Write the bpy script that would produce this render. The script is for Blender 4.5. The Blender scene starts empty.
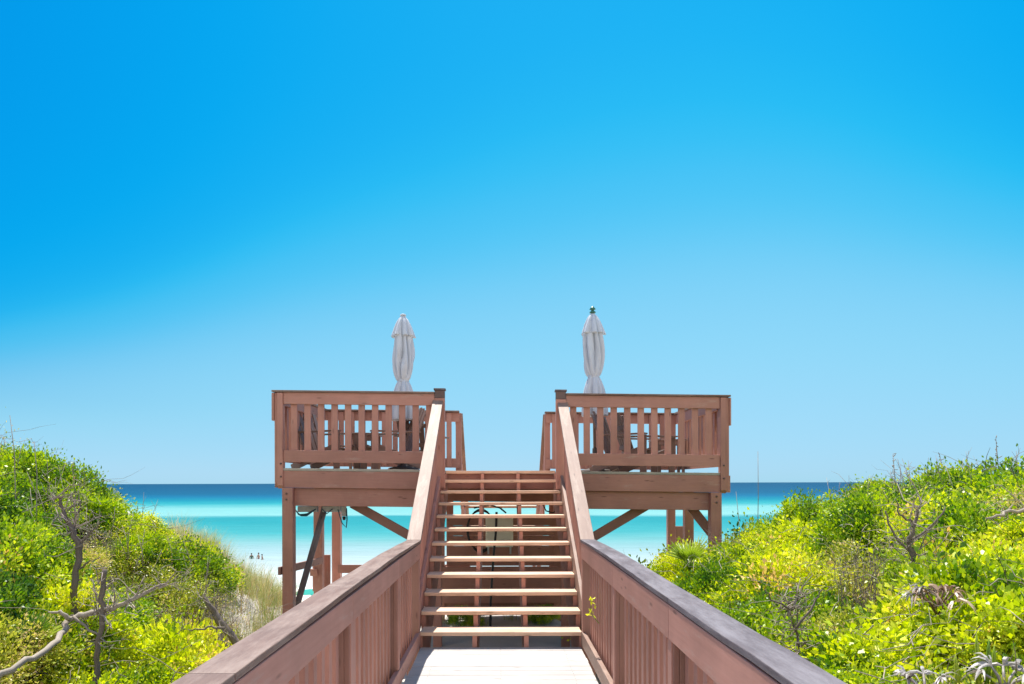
import bpy, math, random
import numpy as np
from mathutils import Vector, Matrix
random.seed(7); rng = np.random.default_rng(11)
S = bpy.context.scene
C = S.collection
PI = math.pi
F = 683.0; CX = 500.5; HY = 483.0; EYE = 1.64
def P(px, py, d):
    return Vector(((px-CX)/F*d, d, EYE-(py-HY)/F*d))

# ------------------------------------------------------------------ tagging
def tag(o, label=None, cat=None, group=None, kind=None):
    if label: o['label'] = label
    if cat: o['category'] = cat
    if group: o['group'] = group
    if kind: o['kind'] = kind
    return o
def thing(name, label, cat, loc=(0,0,0), rz=0.0, group=None):
    o = bpy.data.objects.new(name, None); C.objects.link(o)
    o.empty_display_size = 0.2
    o.location = loc; o.rotation_euler = (0,0,rz)
    return tag(o, label, cat, group)
def place(name, me, parent=None, loc=None):
    o = bpy.data.objects.new(name, me); C.objects.link(o)
    if parent is not None: o.parent = parent
    if loc is not None: o.location = loc
    return o
def copy_tree(o, parent=None):
    c = o.copy(); C.objects.link(c); c.parent = parent
    for ch in list(o.children): copy_tree(ch, c)
    return c

# ------------------------------------------------------------------ mesh builder
class MB:
    def __init__(s, shear=0.0):
        s.v=[]; s.f=[]; s.uv=[]; s.r=[]; s.sm=[]; s.shear=shear
    def _add(s, vs, fs, uvs, rnd, smooth=False):
        b=len(s.v)
        for v in vs: s.v.append((v[0], v[1], v[2]-s.shear*v[0]))
        for f,u in zip(fs,uvs):
            s.f.append([b+i for i in f]); s.uv.append(u); s.r.append(rnd); s.sm.append(smooth)
    def beam(s, a, b, w, h, up=(0,0,1), square_cut=True, rnd=None, cuta=None, cutb=None):
        """board from a to b (centre line) w wide (sideways) h high (along up)"""
        a=Vector(a); b=Vector(b); L=(b-a); ln=L.length; L=L/ln
        up=Vector(up); S_=L.cross(up)
        if S_.length<1e-5: S_=L.cross(Vector((0,1,0)))
        S_.normalize(); H=S_.cross(L); H.normalize()
        if cuta=='v' or cutb=='v': pass
        vs=[]; lc=[]
        for li,p in ((0,a),(ln,b)):
            for si,hi in ((-1,-1),(1,-1),(1,1),(-1,1)):
                q=p+S_*(si*w/2)+H*(hi*h/2)
                if (li==0 and cuta=='v') or (li>0 and cutb=='v'):
                    # vertical plumb cut: slide along L so that y equals p.y
                    if abs(L.y)>1e-4: q=q+L*((p.y-q.y)/L.y)
                vs.append(q); lc.append((li, si*w/2, hi*h/2))
        fs=[(0,1,5,4),(1,2,6,5),(2,3,7,6),(3,0,4,7),(3,2,1,0),(4,5,6,7)]
        ou=random.random()*50; ov=random.random()*50
        uvs=[]
        for k,f in enumerate(fs):
            if k in (0,2): uvs.append([(lc[i][0]+ou, lc[i][1]+ov) for i in f])
            elif k in (1,3): uvs.append([(lc[i][0]+ou, lc[i][2]+ov+3) for i in f])
            else: uvs.append([(lc[i][1]+ou, lc[i][2]+ov) for i in f])
        s._add(vs,fs,uvs, random.random() if rnd is None else rnd)
    def box(s, x0,x1,y0,y1,z0,z1, rnd=None):
        dx,dy,dz=x1-x0,y1-y0,z1-z0
        cx,cy,cz=(x0+x1)/2,(y0+y1)/2,(z0+z1)/2
        if dx>=dy and dx>=dz: s.beam((x0,cy,cz),(x1,cy,cz),dy,dz,rnd=rnd)
        elif dy>=dx and dy>=dz: s.beam((cx,y0,cz),(cx,y1,cz),dx,dz,rnd=rnd)
        else: s.beam((cx,cy,z0),(cx,cy,z1),dx,dy,up=(0,1,0),rnd=rnd)
    def prism(s, prof, x0, x1, rnd=None):
        """polygon prof in (y,z), extruded in x"""
        n=len(prof); vs=[(x0,y,z) for y,z in prof]+[(x1,y,z) for y,z in prof]
        fs=[tuple(range(n)), tuple(range(2*n-1,n-1,-1))]
        uvs=[[(prof[i][0],prof[i][1]) for i in fs[0]], [(prof[i-n][0],prof[i-n][1]) for i in fs[1]]]
        for i in range(n):
            j=(i+1)%n
            fs.append((i,n+i,n+j,j)); uvs.append([(i*.3,0),(i*.3,x1-x0),(i*.3+.2,x1-x0),(i*.3+.2,0)])
        s._add(vs,fs,uvs,random.random() if rnd is None else rnd)
    def tube(s, pts, rad, n=7, rnd=None, cap=True):
        pts=[Vector(p) for p in pts]
        if not hasattr(rad,'__len__'): rad=[rad]*len(pts)
        rings=[]; vs=[]; T=None; N=None; acc=0
        ou=random.random()*20
        us=[]
        for i,p in enumerate(pts):
            t=(pts[min(i+1,len(pts)-1)]-pts[max(i-1,0)]); t.normalize()
            if N is None:
                N=t.orthogonal().normalized()
            else:
                N=(N-t*N.dot(t)); N.normalize()
            B=t.cross(N)
            if i: acc+=(p-pts[i-1]).length
            us.append(acc)
            for k in range(n):
                a=2*PI*k/n
                vs.append(p+(N*math.cos(a)+B*math.sin(a))*rad[i])
        fs=[]; uvs=[]
        for i in range(len(pts)-1):
            for k in range(n):
                k2=(k+1)%n
                fs.append((i*n+k,i*n+k2,(i+1)*n+k2,(i+1)*n+k))
                w=2*PI*max(rad)/n
                uvs.append([(us[i]+ou,k*w),(us[i]+ou,(k+1)*w),(us[i+1]+ou,(k+1)*w),(us[i+1]+ou,k*w)])
        if cap:
            fs.append(tuple(range(n-1,-1,-1))); uvs.append([(0,0)]*n)
            b=(len(pts)-1)*n
            fs.append(tuple(range(b,b+n))); uvs.append([(0,0)]*n)
        s._add(vs,fs,uvs,random.random() if rnd is None else rnd, True)
    def sweep(s, pts, w, h, rnd=None):
        vs=[]; u=0; us=[]
        for i,p in enumerate(pts):
            if i: u+=(Vector(p)-Vector(pts[i-1])).length
            us.append(u)
            for a,b in ((-1,-1),(1,-1),(1,1),(-1,1)): vs.append((p[0]+a*w/2,p[1],p[2]+b*h/2))
        ou=random.random()*50; ov=random.random()*50; c=((-w/2,-h/2),(w/2,-h/2),(w/2,h/2),(-w/2,h/2))
        fs=[];uvs=[]
        for i in range(len(pts)-1):
            for k in range(4):
                k2=(k+1)%4; q=1 if k in (1,3) else 0
                fs.append((i*4+k,i*4+k2,i*4+4+k2,i*4+4+k))
                uvs.append([(us[i]+ou,c[k][q]+ov+3*q),(us[i]+ou,c[k2][q]+ov+3*q),(us[i+1]+ou,c[k2][q]+ov+3*q),(us[i+1]+ou,c[k][q]+ov+3*q)])
        b=4*(len(pts)-1)
        fs+= [(3,2,1,0),(b,b+1,b+2,b+3)]; uvs+=[[(0,0),(.1,0),(.1,.03),(0,.03)]]*2
        s._add(vs,fs,uvs,random.random() if rnd is None else rnd)
    def lathe(s, prof, c=(0,0,0), n=24, fold=None, rnd=.5):
        """prof list (r,z); fold(theta,k)->radius factor"""
        vs=[]; m=len(prof)
        for j,(r,z) in enumerate(prof):
            for k in range(n):
                a=2*PI*k/n; rr=r*(fold(a,j/(m-1)) if fold else 1)
                vs.append((c[0]+rr*math.cos(a), c[1]+rr*math.sin(a), c[2]+z))
        fs=[];uvs=[]
        for j in range(m-1):
            for k in range(n):
                k2=(k+1)%n
                fs.append((j*n+k,j*n+k2,(j+1)*n+k2,(j+1)*n+k)); uvs.append([(j*.05,k*.05)]*4)
        fs.append(tuple(range(n-1,-1,-1))); uvs.append([(0,0)]*n)
        fs.append(tuple(range((m-1)*n,m*n))); uvs.append([(0,0)]*n)
        s._add(vs,fs,uvs,rnd,True)
    def build(s, name, mat, parent=None, bevel=0.0, loc=None):
        me=bpy.data.meshes.new(name); me.from_pydata([tuple(v) for v in s.v],[],s.f)
        uvl=me.uv_layers.new(name='UVMap')
        flat=[c for face in s.uv for uv in face for c in uv]
        uvl.data.foreach_set('uv',flat)
        at=me.attributes.new('rnd','FLOAT','FACE'); at.data.foreach_set('value',s.r)
        me.polygons.foreach_set('use_smooth',s.sm)
        me.materials.append(mat); me.update()
        o=place(name,me,parent,loc)
        if bevel:
            m=o.modifiers.new('bevel','BEVEL'); m.width=bevel; m.segments=2; m.limit_method='ANGLE'; m.angle_limit=math.radians(50)
            m.harden_normals=False
        return o

# ------------------------------------------------------------------ materials
def lin(r,g,b):
    f=lambda c:((c/255)/12.92 if c/255<=.04045 else ((c/255+.055)/1.055)**2.4)
    return (f(r),f(g),f(b),1)
class N:
    def __init__(s,name):
        s.m=bpy.data.materials.new(name); s.m.use_nodes=True
        s.t=s.m.node_tree; s.t.nodes.clear()
        s.out=s.t.nodes.new('ShaderNodeOutputMaterial')
    def n(s,ty,**kw):
        nd=s.t.nodes.new(ty)
        for k,v in kw.items():
            if k.startswith('i_'):
                nd.inputs[k[2:].replace('_',' ')].default_value=v
            else: setattr(nd,k,v)
        return nd
    def l(s,a,b): s.t.links.new(a,b)
    def ramp(s,fac,stops,interp='LINEAR'):
        r=s.n('ShaderNodeValToRGB'); r.color_ramp.interpolation=interp
        e=r.color_ramp.elements
        while len(e)<len(stops): e.new(.5)
        for i,(p,c) in enumerate(stops):
            e[i].position=p; e[i].color=c if len(c)==4 else (*c,1)
        s.l(fac,r.inputs['Fac']); return r.outputs['Color']
    def math(s,op,a,b=None):
        m=s.n('ShaderNodeMath',operation=op)
        for i,x in enumerate((a,b)):
            if x is None: continue
            if isinstance(x,(int,float)): m.inputs[i].default_value=x
            else: s.l(x,m.inputs[i])
        return m.outputs[0]
    def mix(s,fac,a,b,blend='MIX'):
        m=s.n('ShaderNodeMix',data_type='RGBA',blend_type=blend)
        for key,x in ((0,fac),(6,a),(7,b)):
            if isinstance(x,(int,float)): m.inputs[key].default_value=x
            elif isinstance(x,tuple): m.inputs[key].default_value=x if len(x)==4 else (*x,1)
            else: s.l(x,m.inputs[key])
        return m.outputs[2]

def wood(name, c0, c1, worn=None, wear=.0, rough=.6, bump=.25, board_var=.25, spec=.35):
    k=N(name)
    uv=k.n('ShaderNodeUVMap',uv_map='UVMap')
    mp=k.n('ShaderNodeMapping'); mp.inputs['Scale'].default_value=(1.6,30,1); k.l(uv.outputs[0],mp.inputs[0])
    g=k.n('ShaderNodeTexNoise',i_Scale=1.5,i_Detail=5,i_Roughness=.65); k.l(mp.outputs[0],g.inputs['Vector'])
    big=k.n('ShaderNodeTexNoise',i_Scale=2.2,i_Detail=6,i_Roughness=.6)
    geo=k.n('ShaderNodeNewGeometry'); k.l(geo.outputs['Position'],big.inputs['Vector'])
    at=k.n('ShaderNodeAttribute',attribute_name='rnd')
    col=k.mix(g.outputs['Fac'],(*c0,1),(*c1,1))
    kv=k.n('ShaderNodeTexVoronoi',i_Scale=1.0); mpk=k.n('ShaderNodeMapping'); mpk.inputs['Scale'].default_value=(2.6,11,1); k.l(uv.outputs[0],mpk.inputs[0]); k.l(mpk.outputs[0],kv.inputs['Vector'])
    kf=k.ramp(kv.outputs['Distance'],[(.05,(.75,.75,.75)),(.13,(0,0,0))]); col=k.mix(kf,col,tuple(c*.45 for c in c0)+(1,))
    v=k.math('ADD',k.math('MULTIPLY',at.outputs['Fac'],board_var),1-board_var/2)
    v=k.math('MULTIPLY',v,k.math('ADD',k.math('MULTIPLY',big.outputs['Fac'],.7),.65))
    hs=k.n('ShaderNodeHueSaturation'); k.l(col,hs.inputs['Color']); k.l(v,hs.inputs['Value'])
    col=hs.outputs[0]
    if worn:
        f2=k.n('ShaderNodeTexNoise',i_Scale=1.0,i_Detail=8,i_Roughness=.75)
        mp2=k.n('ShaderNodeMapping'); mp2.inputs['Scale'].default_value=(2.0,9,1); k.l(uv.outputs[0],mp2.inputs[0]); k.l(mp2.outputs[0],f2.inputs['Vector'])
        fac=k.ramp(f2.outputs['Fac'],[(max(0,.62-wear*.4),(0,0,0)),(min(1,.78-wear*.3),(1,1,1))])
        col=k.mix(fac,col,(*worn,1))
    p=k.n('ShaderNodeBsdfPrincipled',i_Roughness=rough); p.inputs['Specular IOR Level'].default_value=spec
    k.l(col,p.inputs['Base Color'])
    # grain + nail dots bump
    b=k.n('ShaderNodeBump',i_Strength=bump,i_Distance=.004); k.l(g.outputs['Fac'],b.inputs['Height']); k.l(b.outputs[0],p.inputs['Normal'])
    k.l(p.outputs[0],k.out.inputs[0]); return k.m

def plain(name,col,rough=.5,metal=0,spec=.5,var=.15,trans=0,scale=8):
    k=N(name)
    no=k.n('ShaderNodeTexNoise',i_Scale=scale,i_Detail=5)
    geo=k.n('ShaderNodeNewGeometry'); k.l(geo.outputs['Position'],no.inputs['Vector'])
    a=tuple(max(0,c*(1-var)) for c in col); b=tuple(min(1,c*(1+var)) for c in col)
    c=k.mix(no.outputs['Fac'],(*a,1),(*b,1))
    p=k.n('ShaderNodeBsdfPrincipled',i_Roughness=rough,i_Metallic=metal); p.inputs['Specular IOR Level'].default_value=spec
    k.l(c,p.inputs['Base Color'])
    sh=p.outputs[0]
    if trans:
        t=k.n('ShaderNodeBsdfTranslucent'); k.l(c,t.inputs['Color'])
        mx=k.n('ShaderNodeMixShader',i_Fac=trans); k.l(sh,mx.inputs[1]); k.l(t.outputs[0],mx.inputs[2]); sh=mx.outputs[0]
    k.l(sh,k.out.inputs[0]); return k.m

def leafmat(name, stops, trans=.32, spec=.3, tint_rand=.25):
    k=N(name)
    at=k.n('ShaderNodeAttribute',attribute_name='rnd')
    oi=k.n('ShaderNodeObjectInfo')
    v=k.math('ADD',at.outputs['Fac'],k.math('MULTIPLY',k.math('SUBTRACT',oi.outputs['Random'],.5),tint_rand))
    no=k.n('ShaderNodeTexNoise',i_Scale=2.2,i_Detail=3)
    geo=k.n('ShaderNodeNewGeometry'); k.l(geo.outputs['Position'],no.inputs['Vector'])
    v=k.math('ADD',v,k.math('MULTIPLY',k.math('SUBTRACT',no.outputs['Fac'],.5),.9))
    c=k.ramp(v,stops)
    p=k.n('ShaderNodeBsdfPrincipled',i_Roughness=.42); p.inputs['Specular IOR Level'].default_value=.5
    k.l(c,p.inputs['Base Color'])
    t=k.n('ShaderNodeBsdfTranslucent'); 
    tc=k.n('ShaderNodeHueSaturation',i_Saturation=1.05,i_Value=1.5); k.l(c,tc.inputs['Color']); k.l(tc.outputs[0],t.inputs['Color'])
    mx=k.n('ShaderNodeMixShader',i_Fac=trans); k.l(p.outputs[0],mx.inputs[1]); k.l(t.outputs[0],mx.inputs[2])
    k.l(mx.outputs[0],k.out.inputs[0]); return k.m

M={}
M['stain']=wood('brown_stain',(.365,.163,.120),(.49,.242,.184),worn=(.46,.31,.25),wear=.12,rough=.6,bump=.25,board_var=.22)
M['stain_shaded']=wood('brown_stain_shaded_timber',(.30,.15,.11),(.36,.19,.145),rough=.7,bump=.3)  # darker copy of the brown stain, with shade put into the colour
M['cap_new']=wood('sun_faded_cap',(.215,.13,.098),(.29,.19,.145),worn=(.36,.265,.21),wear=.35,rough=.6,bump=.4,board_var=.06)
M['cap_left']=wood('weathered_cap_brown',(.12,.062,.046),(.19,.112,.085),worn=(.26,.18,.145),wear=.5,rough=.55,bump=.6,board_var=.25,spec=.35)
M['newel']=wood('weathered_newel',(.12,.075,.065),(.17,.105,.09),rough=.6)
M['cap_worn']=wood('weathered_cap',(.060,.045,.050),(.11,.085,.09),worn=(.18,.155,.165),wear=.5,rough=.6,bump=.6,board_var=.2,spec=.35)
M['plank']=wood('bleached_planks',(.40,.37,.345),(.48,.45,.425),worn=(.33,.285,.25),wear=.15,rough=.75,bump=.5,board_var=.22,spec=.2)
M['tread']=wood('tread_pine',(.58,.38,.26),(.73,.52,.38),worn=(.36,.23,.15),wear=.25,rough=.7,bump=.4,board_var=.25,spec=.2)
M['deck_edge']=wood('grey_deck_boards',(.34,.30,.24),(.44,.39,.32),rough=.8,bump=.4,board_var=.2,spec=.2)
M['chairwood']=wood('chair_timber',(.13,.078,.06),(.21,.135,.105),worn=(.2,.15,.125),wear=.2,rough=.5)
M['table']=wood('table_timber',(.26,.15,.12),(.34,.21,.17),rough=.5)
M['black']=plain('black_rubber',(.018,.018,.02),.5)
M['metal']=plain('grey_metal',(.42,.43,.42),.35,.8)
M['screw']=plain('screw_metal',(.25,.22,.2),.5,.6)
M['greybox']=plain('grey_plastic',(.46,.47,.46),.5,var=.3,scale=30)
M['cable']=plain('blue_cable',(.02,.10,.14),.4)
M['cream']=plain('cream_plastic',(.88,.85,.72),.5,var=.06)
M['green']=plain('green_plastic',(.02,.12,.08),.4)
M['teal']=plain('teal_fabric',(.0,.34,.27),.8,trans=.3)
M['fabric']=plain('umbrella_fabric',(.54,.57,.62),.9,spec=.1,var=.10,trans=.04)
M['basemetal']=plain('umbrella_base_bronze',(.09,.07,.06),.8,0)
M['skin']=plain('skin',(.45,.26,.18),.5)
M['skin2']=plain('skin_dark',(.26,.14,.09),.5)
M['hair']=plain('hair',(.03,.02,.015),.6)
M['swim_g']=plain('swimsuit_green',(.02,.12,.09),.6)
M['swim_r']=plain('swimsuit_red',(.35,.05,.05),.6)
M['bark']=wood('dark_bark',(.09,.072,.06),(.25,.205,.17),rough=.9,bump=1.0,board_var=.3,spec=.1)
M['bleach']=wood('bleached_bark',(.22,.18,.14),(.44,.38,.31),worn=(.18,.14,.11),wear=.2,rough=.9,bump=.9,spec=.1)
M['twig']=wood('grey_twig',(.20,.16,.13),(.44,.37,.31),rough=.9,bump=.5,board_var=.7,spec=.1)
M['stem']=wood('brown_stem',(.08,.055,.04),(.16,.12,.09),rough=.9,bump=.5,board_var=.5,spec=.1)
M['leafY']=leafmat('leaf_yellow_green',[(0,(.08,.18,.010)),(.25,(.28,.40,.014)),(.55,(.60,.66,.025)),(.88,(.78,.74,.06)),(1,(.76,.50,.18))])
M['leafG']=leafmat('leaf_green',[(0,(.035,.11,.012)),(.3,(.15,.28,.014)),(.62,(.42,.54,.02)),(.9,(.68,.70,.05)),(1,(.66,.42,.12))])
M['leafO']=leafmat('leaf_olive_dry',[(0,(.12,.18,.02)),(.3,(.34,.40,.03)),(.6,(.58,.54,.08)),(.82,(.66,.50,.26)),(1,(.62,.40,.30))])
M['grass']=leafmat('grass_blades',[(0,(.10,.17,.03)),(.45,(.26,.30,.08)),(.75,(.46,.40,.19)),(1,(.40,.24,.12))],trans=.35)
M['palm']=leafmat('palmetto_leaf',[(0,(.12,.24,.02)),(.6,(.30,.40,.03)),(1,(.48,.52,.06))],trans=.3)
M['dry']=leafmat('dry_frond',[(0,(.20,.165,.14)),(.5,(.34,.30,.27)),(1,(.48,.44,.41))],trans=.15)
M['drybrown']=leafmat('dry_brown_frond',[(0,(.18,.10,.06)),(.5,(.34,.21,.13)),(1,(.50,.38,.28))],trans=.15)

# ------------------------------------------------------------------ terrain functions
CLx=[0,1.1,2.0,2.8,3.34,3.75,4.69,5.86,8,14]; CLz=[-.35,-.15,.0,.23,.58,.96,1.64,2.30,2.8,3.2]
CRx=[0,1.1,1.65,2.2,2.64,3.18,3.62,4.06,4.7,5.75,8,14]; CRz=[-.3,.48,.70,.86,.98,1.16,1.42,1.60,1.70,1.78,2.0,2.3]
def canopy(x,y):
    ax=np.abs(x)
    l=np.interp(ax,CLx,CLz); r=np.interp(ax,CRx,CRz)
    c=np.where(x<0,l,r)
    y0=np.where(x<0,8.0,7.6)
    over=np.clip(y-y0,0,None)
    sl=np.where(x<0,.33,.30)
    c=c-over*sl
    near=np.clip(3.0-y,0,6)*.12
    return c-near*np.clip(ax-1,0,1)
def ground(x,y):
    x=np.asarray(x,float); y=np.asarray(y,float)
    lowl=np.clip((y-8.3)/1.0,0,1)*np.clip((-3.0-x)/.4,0,1)
    g=canopy(x,y)-.62+.44*lowl
    ax=np.abs(x)
    cor=-.68+0*x
    w=np.clip((ax-1.0)/.6,0,1)
    g=cor*(1-w)+g*w
    g=np.maximum(g,-.75+.42*lowl)
    g=g+.04*np.sin(x*1.7+y*.9)*np.cos(y*1.3-x*.6)
    far=np.interp(y,[12,16,24,36,55,66,91,130,400,3000],[-.75,-2.3,-4.5,-7.0,-7.95,-8.36,-9.35,-10.5,-16,-30])
    t=np.clip((y-12.2)/1.0,0,1)
    hill=np.interp(y,[12,15,20,28],[1,.6,.15,0])*np.clip(ax-4,0,6)*.2
    return np.where(y>12.2, (1-t)*np.minimum(g,3)+t*(far+hill), g)

def gz(x,y): return float(ground(np.array([float(x)]),np.array([float(y)]))[0])

# ground sheet
def grid_mesh(name,xs,ys,zf):
    X,Y=np.meshgrid(xs,ys); Z=zf(X,Y)
    V=np.stack([X.ravel(),Y.ravel(),Z.ravel()],1)
    nx=len(xs); ny=len(ys)
    i=np.arange(nx*ny).reshape(ny,nx)
    Fq=np.stack([i[:-1,:-1].ravel(),i[:-1,1:].ravel(),i[1:,1:].ravel(),i[1:,:-1].ravel()],1)
    return arr_mesh(name,V,Fq,smooth=True)
def arr_mesh(name,V,Fq,rnd=None,smooth=False):
    me=bpy.data.meshes.new(name)
    n=Fq.shape[1]
    me.vertices.add(len(V)); me.vertices.foreach_set('co',np.ascontiguousarray(V,dtype=np.float32).ravel())
    me.loops.add(Fq.size); me.loops.foreach_set('vertex_index',np.ascontiguousarray(Fq,dtype=np.int32).ravel())
    me.polygons.add(len(Fq)); me.polygons.foreach_set('loop_start',np.arange(0,Fq.size,n,dtype=np.int32))
    if smooth: me.polygons.foreach_set('use_smooth',np.ones(len(Fq),bool))
    if rnd is not None:
        at=me.attributes.new('rnd','FLOAT','FACE'); at.data.foreach_set('value',np.ascontiguousarray(rnd,dtype=np.float32))
    me.update(calc_edges=True); me.validate(); return me

k=N('dune_sand')
geo=k.n('ShaderNodeNewGeometry')
n1=k.n('ShaderNodeTexNoise',i_Scale=1.3,i_Detail=6); k.l(geo.outputs['Position'],n1.inputs['Vector'])
n2=k.n('ShaderNodeTexNoise',i_Scale=55,i_Detail=4); k.l(geo.outputs['Position'],n2.inputs['Vector'])
sand=k.mix(n1.outputs['Fac'],(.66,.61,.55,1),(.80,.77,.72,1))
sand=k.mix(k.math('MULTIPLY',n2.outputs['Fac'],.3),sand,(.45,.39,.33,1))
lit=k.n('ShaderNodeAttribute',attribute_name='litter_shade')  # leaf litter, plus the shade painted under the stairs
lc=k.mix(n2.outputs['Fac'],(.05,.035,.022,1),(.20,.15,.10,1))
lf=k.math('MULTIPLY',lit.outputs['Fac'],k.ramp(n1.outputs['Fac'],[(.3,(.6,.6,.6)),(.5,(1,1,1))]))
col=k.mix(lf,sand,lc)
p=k.n('ShaderNodeBsdfPrincipled',i_Roughness=.95); p.inputs['Specular IOR Level'].default_value=.1
k.l(col,p.inputs['Base Color'])
b=k.n('ShaderNodeBump',i_Strength=.5,i_Distance=.03); k.l(n2.outputs['Fac'],b.inputs['Height']); k.l(b.outputs[0],p.inputs['Normal'])
k.l(p.outputs[0],k.out.inputs[0]); M['sand']=k.m
def axis(fine,lo,hi,far_lo,far_hi):
    a=list(np.arange(lo,hi+1e-6,fine)); q=hi; st=fine
    while q<far_hi: st*=1.35; q+=st; a.append(q)
    q=lo; st=fine
    while q>far_lo: st*=1.35; q-=st; a.insert(0,q)
    return np.array(a)
xs=axis(.16,-9,9,-6000,6000); ys=axis(.16,-3,16,-60,3000)
gm=grid_mesh('dune_ground',xs,ys,ground)
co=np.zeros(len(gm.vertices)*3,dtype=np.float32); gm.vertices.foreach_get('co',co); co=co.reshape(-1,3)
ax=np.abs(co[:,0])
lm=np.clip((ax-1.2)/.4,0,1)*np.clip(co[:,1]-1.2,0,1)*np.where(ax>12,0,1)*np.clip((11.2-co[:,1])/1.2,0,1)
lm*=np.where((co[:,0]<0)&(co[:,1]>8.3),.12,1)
stair_shade=np.clip((1.25-ax)/.2,0,1)*np.clip((co[:,1]-6.6)/.5,0,1)*np.clip((12.2-co[:,1])/.6,0,1)  # shade under the stairs, painted as darker ground
lm=np.maximum(lm,stair_shade*.6)
at=gm.attributes.new('litter_shade','FLOAT','POINT'); at.data.foreach_set('value',lm.astype(np.float32))
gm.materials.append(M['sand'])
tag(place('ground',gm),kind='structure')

# water
k=N('gulf_water')
geo=k.n('ShaderNodeNewGeometry'); sp=k.n('ShaderNodeSeparateXYZ'); k.l(geo.outputs['Position'],sp.inputs[0])
cmb=k.n('ShaderNodeCombineXYZ'); 
k.l(k.math('MULTIPLY',sp.outputs[0],.012),cmb.inputs[0]); k.l(k.math('MULTIPLY',sp.outputs[1],.028),cmb.inputs[1])
nn=k.n('ShaderNodeTexNoise',i_Scale=1.0,i_Detail=4,i_Roughness=.5); k.l(cmb.outputs[0],nn.inputs['Vector'])
yy=k.math('MULTIPLY',sp.outputs[1],k.math('ADD',k.math('MULTIPLY',nn.outputs['Fac'],.16),.92))
v=k.math('DIVIDE',70.0,yy)
W=lambda r,g,b,s=.315: tuple(c*s for c in lin(r,g,b)[:3])
col=k.ramp(v,[(.0,W(0,92,140)),(.035,W(0,98,150)),(.105,W(0,116,165)),(.135,W(0,140,190)),(.175,W(18,180,205)),(.21,W(70,215,222)),(.25,W(160,240,236,.36)),
   (.322,W(172,243,238,.37)),(.345,W(60,200,210)),(.40,W(58,204,212)),(.50,W(95,220,224)),(.57,W(150,236,236)),(.66,W(196,242,244,.33)),(.76,W(222,248,249,.36)),(.88,W(236,250,249,.40)),(1,W(248,252,248,.5))])
fine=k.n('ShaderNodeTexNoise',i_Scale=1.0,i_Detail=5,i_Roughness=.7)
c2=k.n('ShaderNodeCombineXYZ'); k.l(k.math('MULTIPLY',sp.outputs[0],.06),c2.inputs[0]); k.l(k.math('MULTIPLY',sp.outputs[1],.35),c2.inputs[1]); k.l(c2.outputs[0],fine.inputs['Vector'])
hs=k.n('ShaderNodeHueSaturation'); k.l(col,hs.inputs['Color']); k.l(k.math('ADD',k.math('MULTIPLY',fine.outputs['Fac'],.5),.75),hs.inputs['Value'])
p=k.n('ShaderNodeBsdfPrincipled',i_Roughness=.35); p.inputs['Specular IOR Level'].default_value=.04; p.inputs['IOR'].default_value=1.2
k.l(hs.outputs[0],p.inputs['Base Color'])
wv=k.n('ShaderNodeTexNoise',i_Scale=.8,i_Detail=4); k.l(geo.outputs['Position'],wv.inputs['Vector'])
b=k.n('ShaderNodeBump',i_Strength=.5,i_Distance=.3); k.l(wv.outputs['Fac'],b.inputs['Height']); k.l(b.outputs[0],p.inputs['Normal'])
k.l(p.outputs[0],k.out.inputs[0]); M['water']=k.m
me=bpy.data.meshes.new('water'); SZ=60000
me.from_pydata([(-SZ,40,-8.36),(SZ,40,-8.36),(SZ,SZ,-8.36),(-SZ,SZ,-8.36)],[],[(0,1,2,3)]); me.materials.append(M['water'])
tag(place('water',me),kind='structure')

# ------------------------------------------------------------------ BOARDWALK
KY=6.82     # where the level caps meet the sloping ones / end of floor
R0=6.51; RUN=.286; RISE=.153; DZ=1.815; FY=9.5; BY=12.0
bw=thing('boardwalk','bleached pale plank floor of the walkway running up to the stairs','boardwalk',(0,0,0))
f=MB(); y=-3.0
while y<KY-.06:
    f.box(-.80+random.uniform(-.004,.004),.80+random.uniform(-.004,.004),y,y+.137,-.038,random.uniform(-.0015,.001)); y+=.1425
f.build('floor_planks',M['plank'],bw,bevel=.003)
sc=MB(); y=-3.0
while y<KY-.06:
    for sx in (-.62,0.0,.62):
        for dy in (.035,.10):
            sc.lathe([(.003,0),(.003,.0018)],(sx+random.uniform(-.004,.004),y+dy,.0),n=6)
    y+=.1425
tag(sc.build('screw_heads',M['screw'],bw),kind='stuff')
for sx in (-.76,0,.76):
    j=MB(); j.box(sx-.019,sx+.019,-3,KY-.02,-.23,-.040); j.build('joist',M['stain_shaded'],bw,bevel=.003)
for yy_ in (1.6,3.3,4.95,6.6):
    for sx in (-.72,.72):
        j=MB(); j.box(sx-.05,sx+.05,yy_-.05,yy_+.05,-1.2,-.232); j.build('support_post',M['stain_shaded'],bw,bevel=.004)

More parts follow.
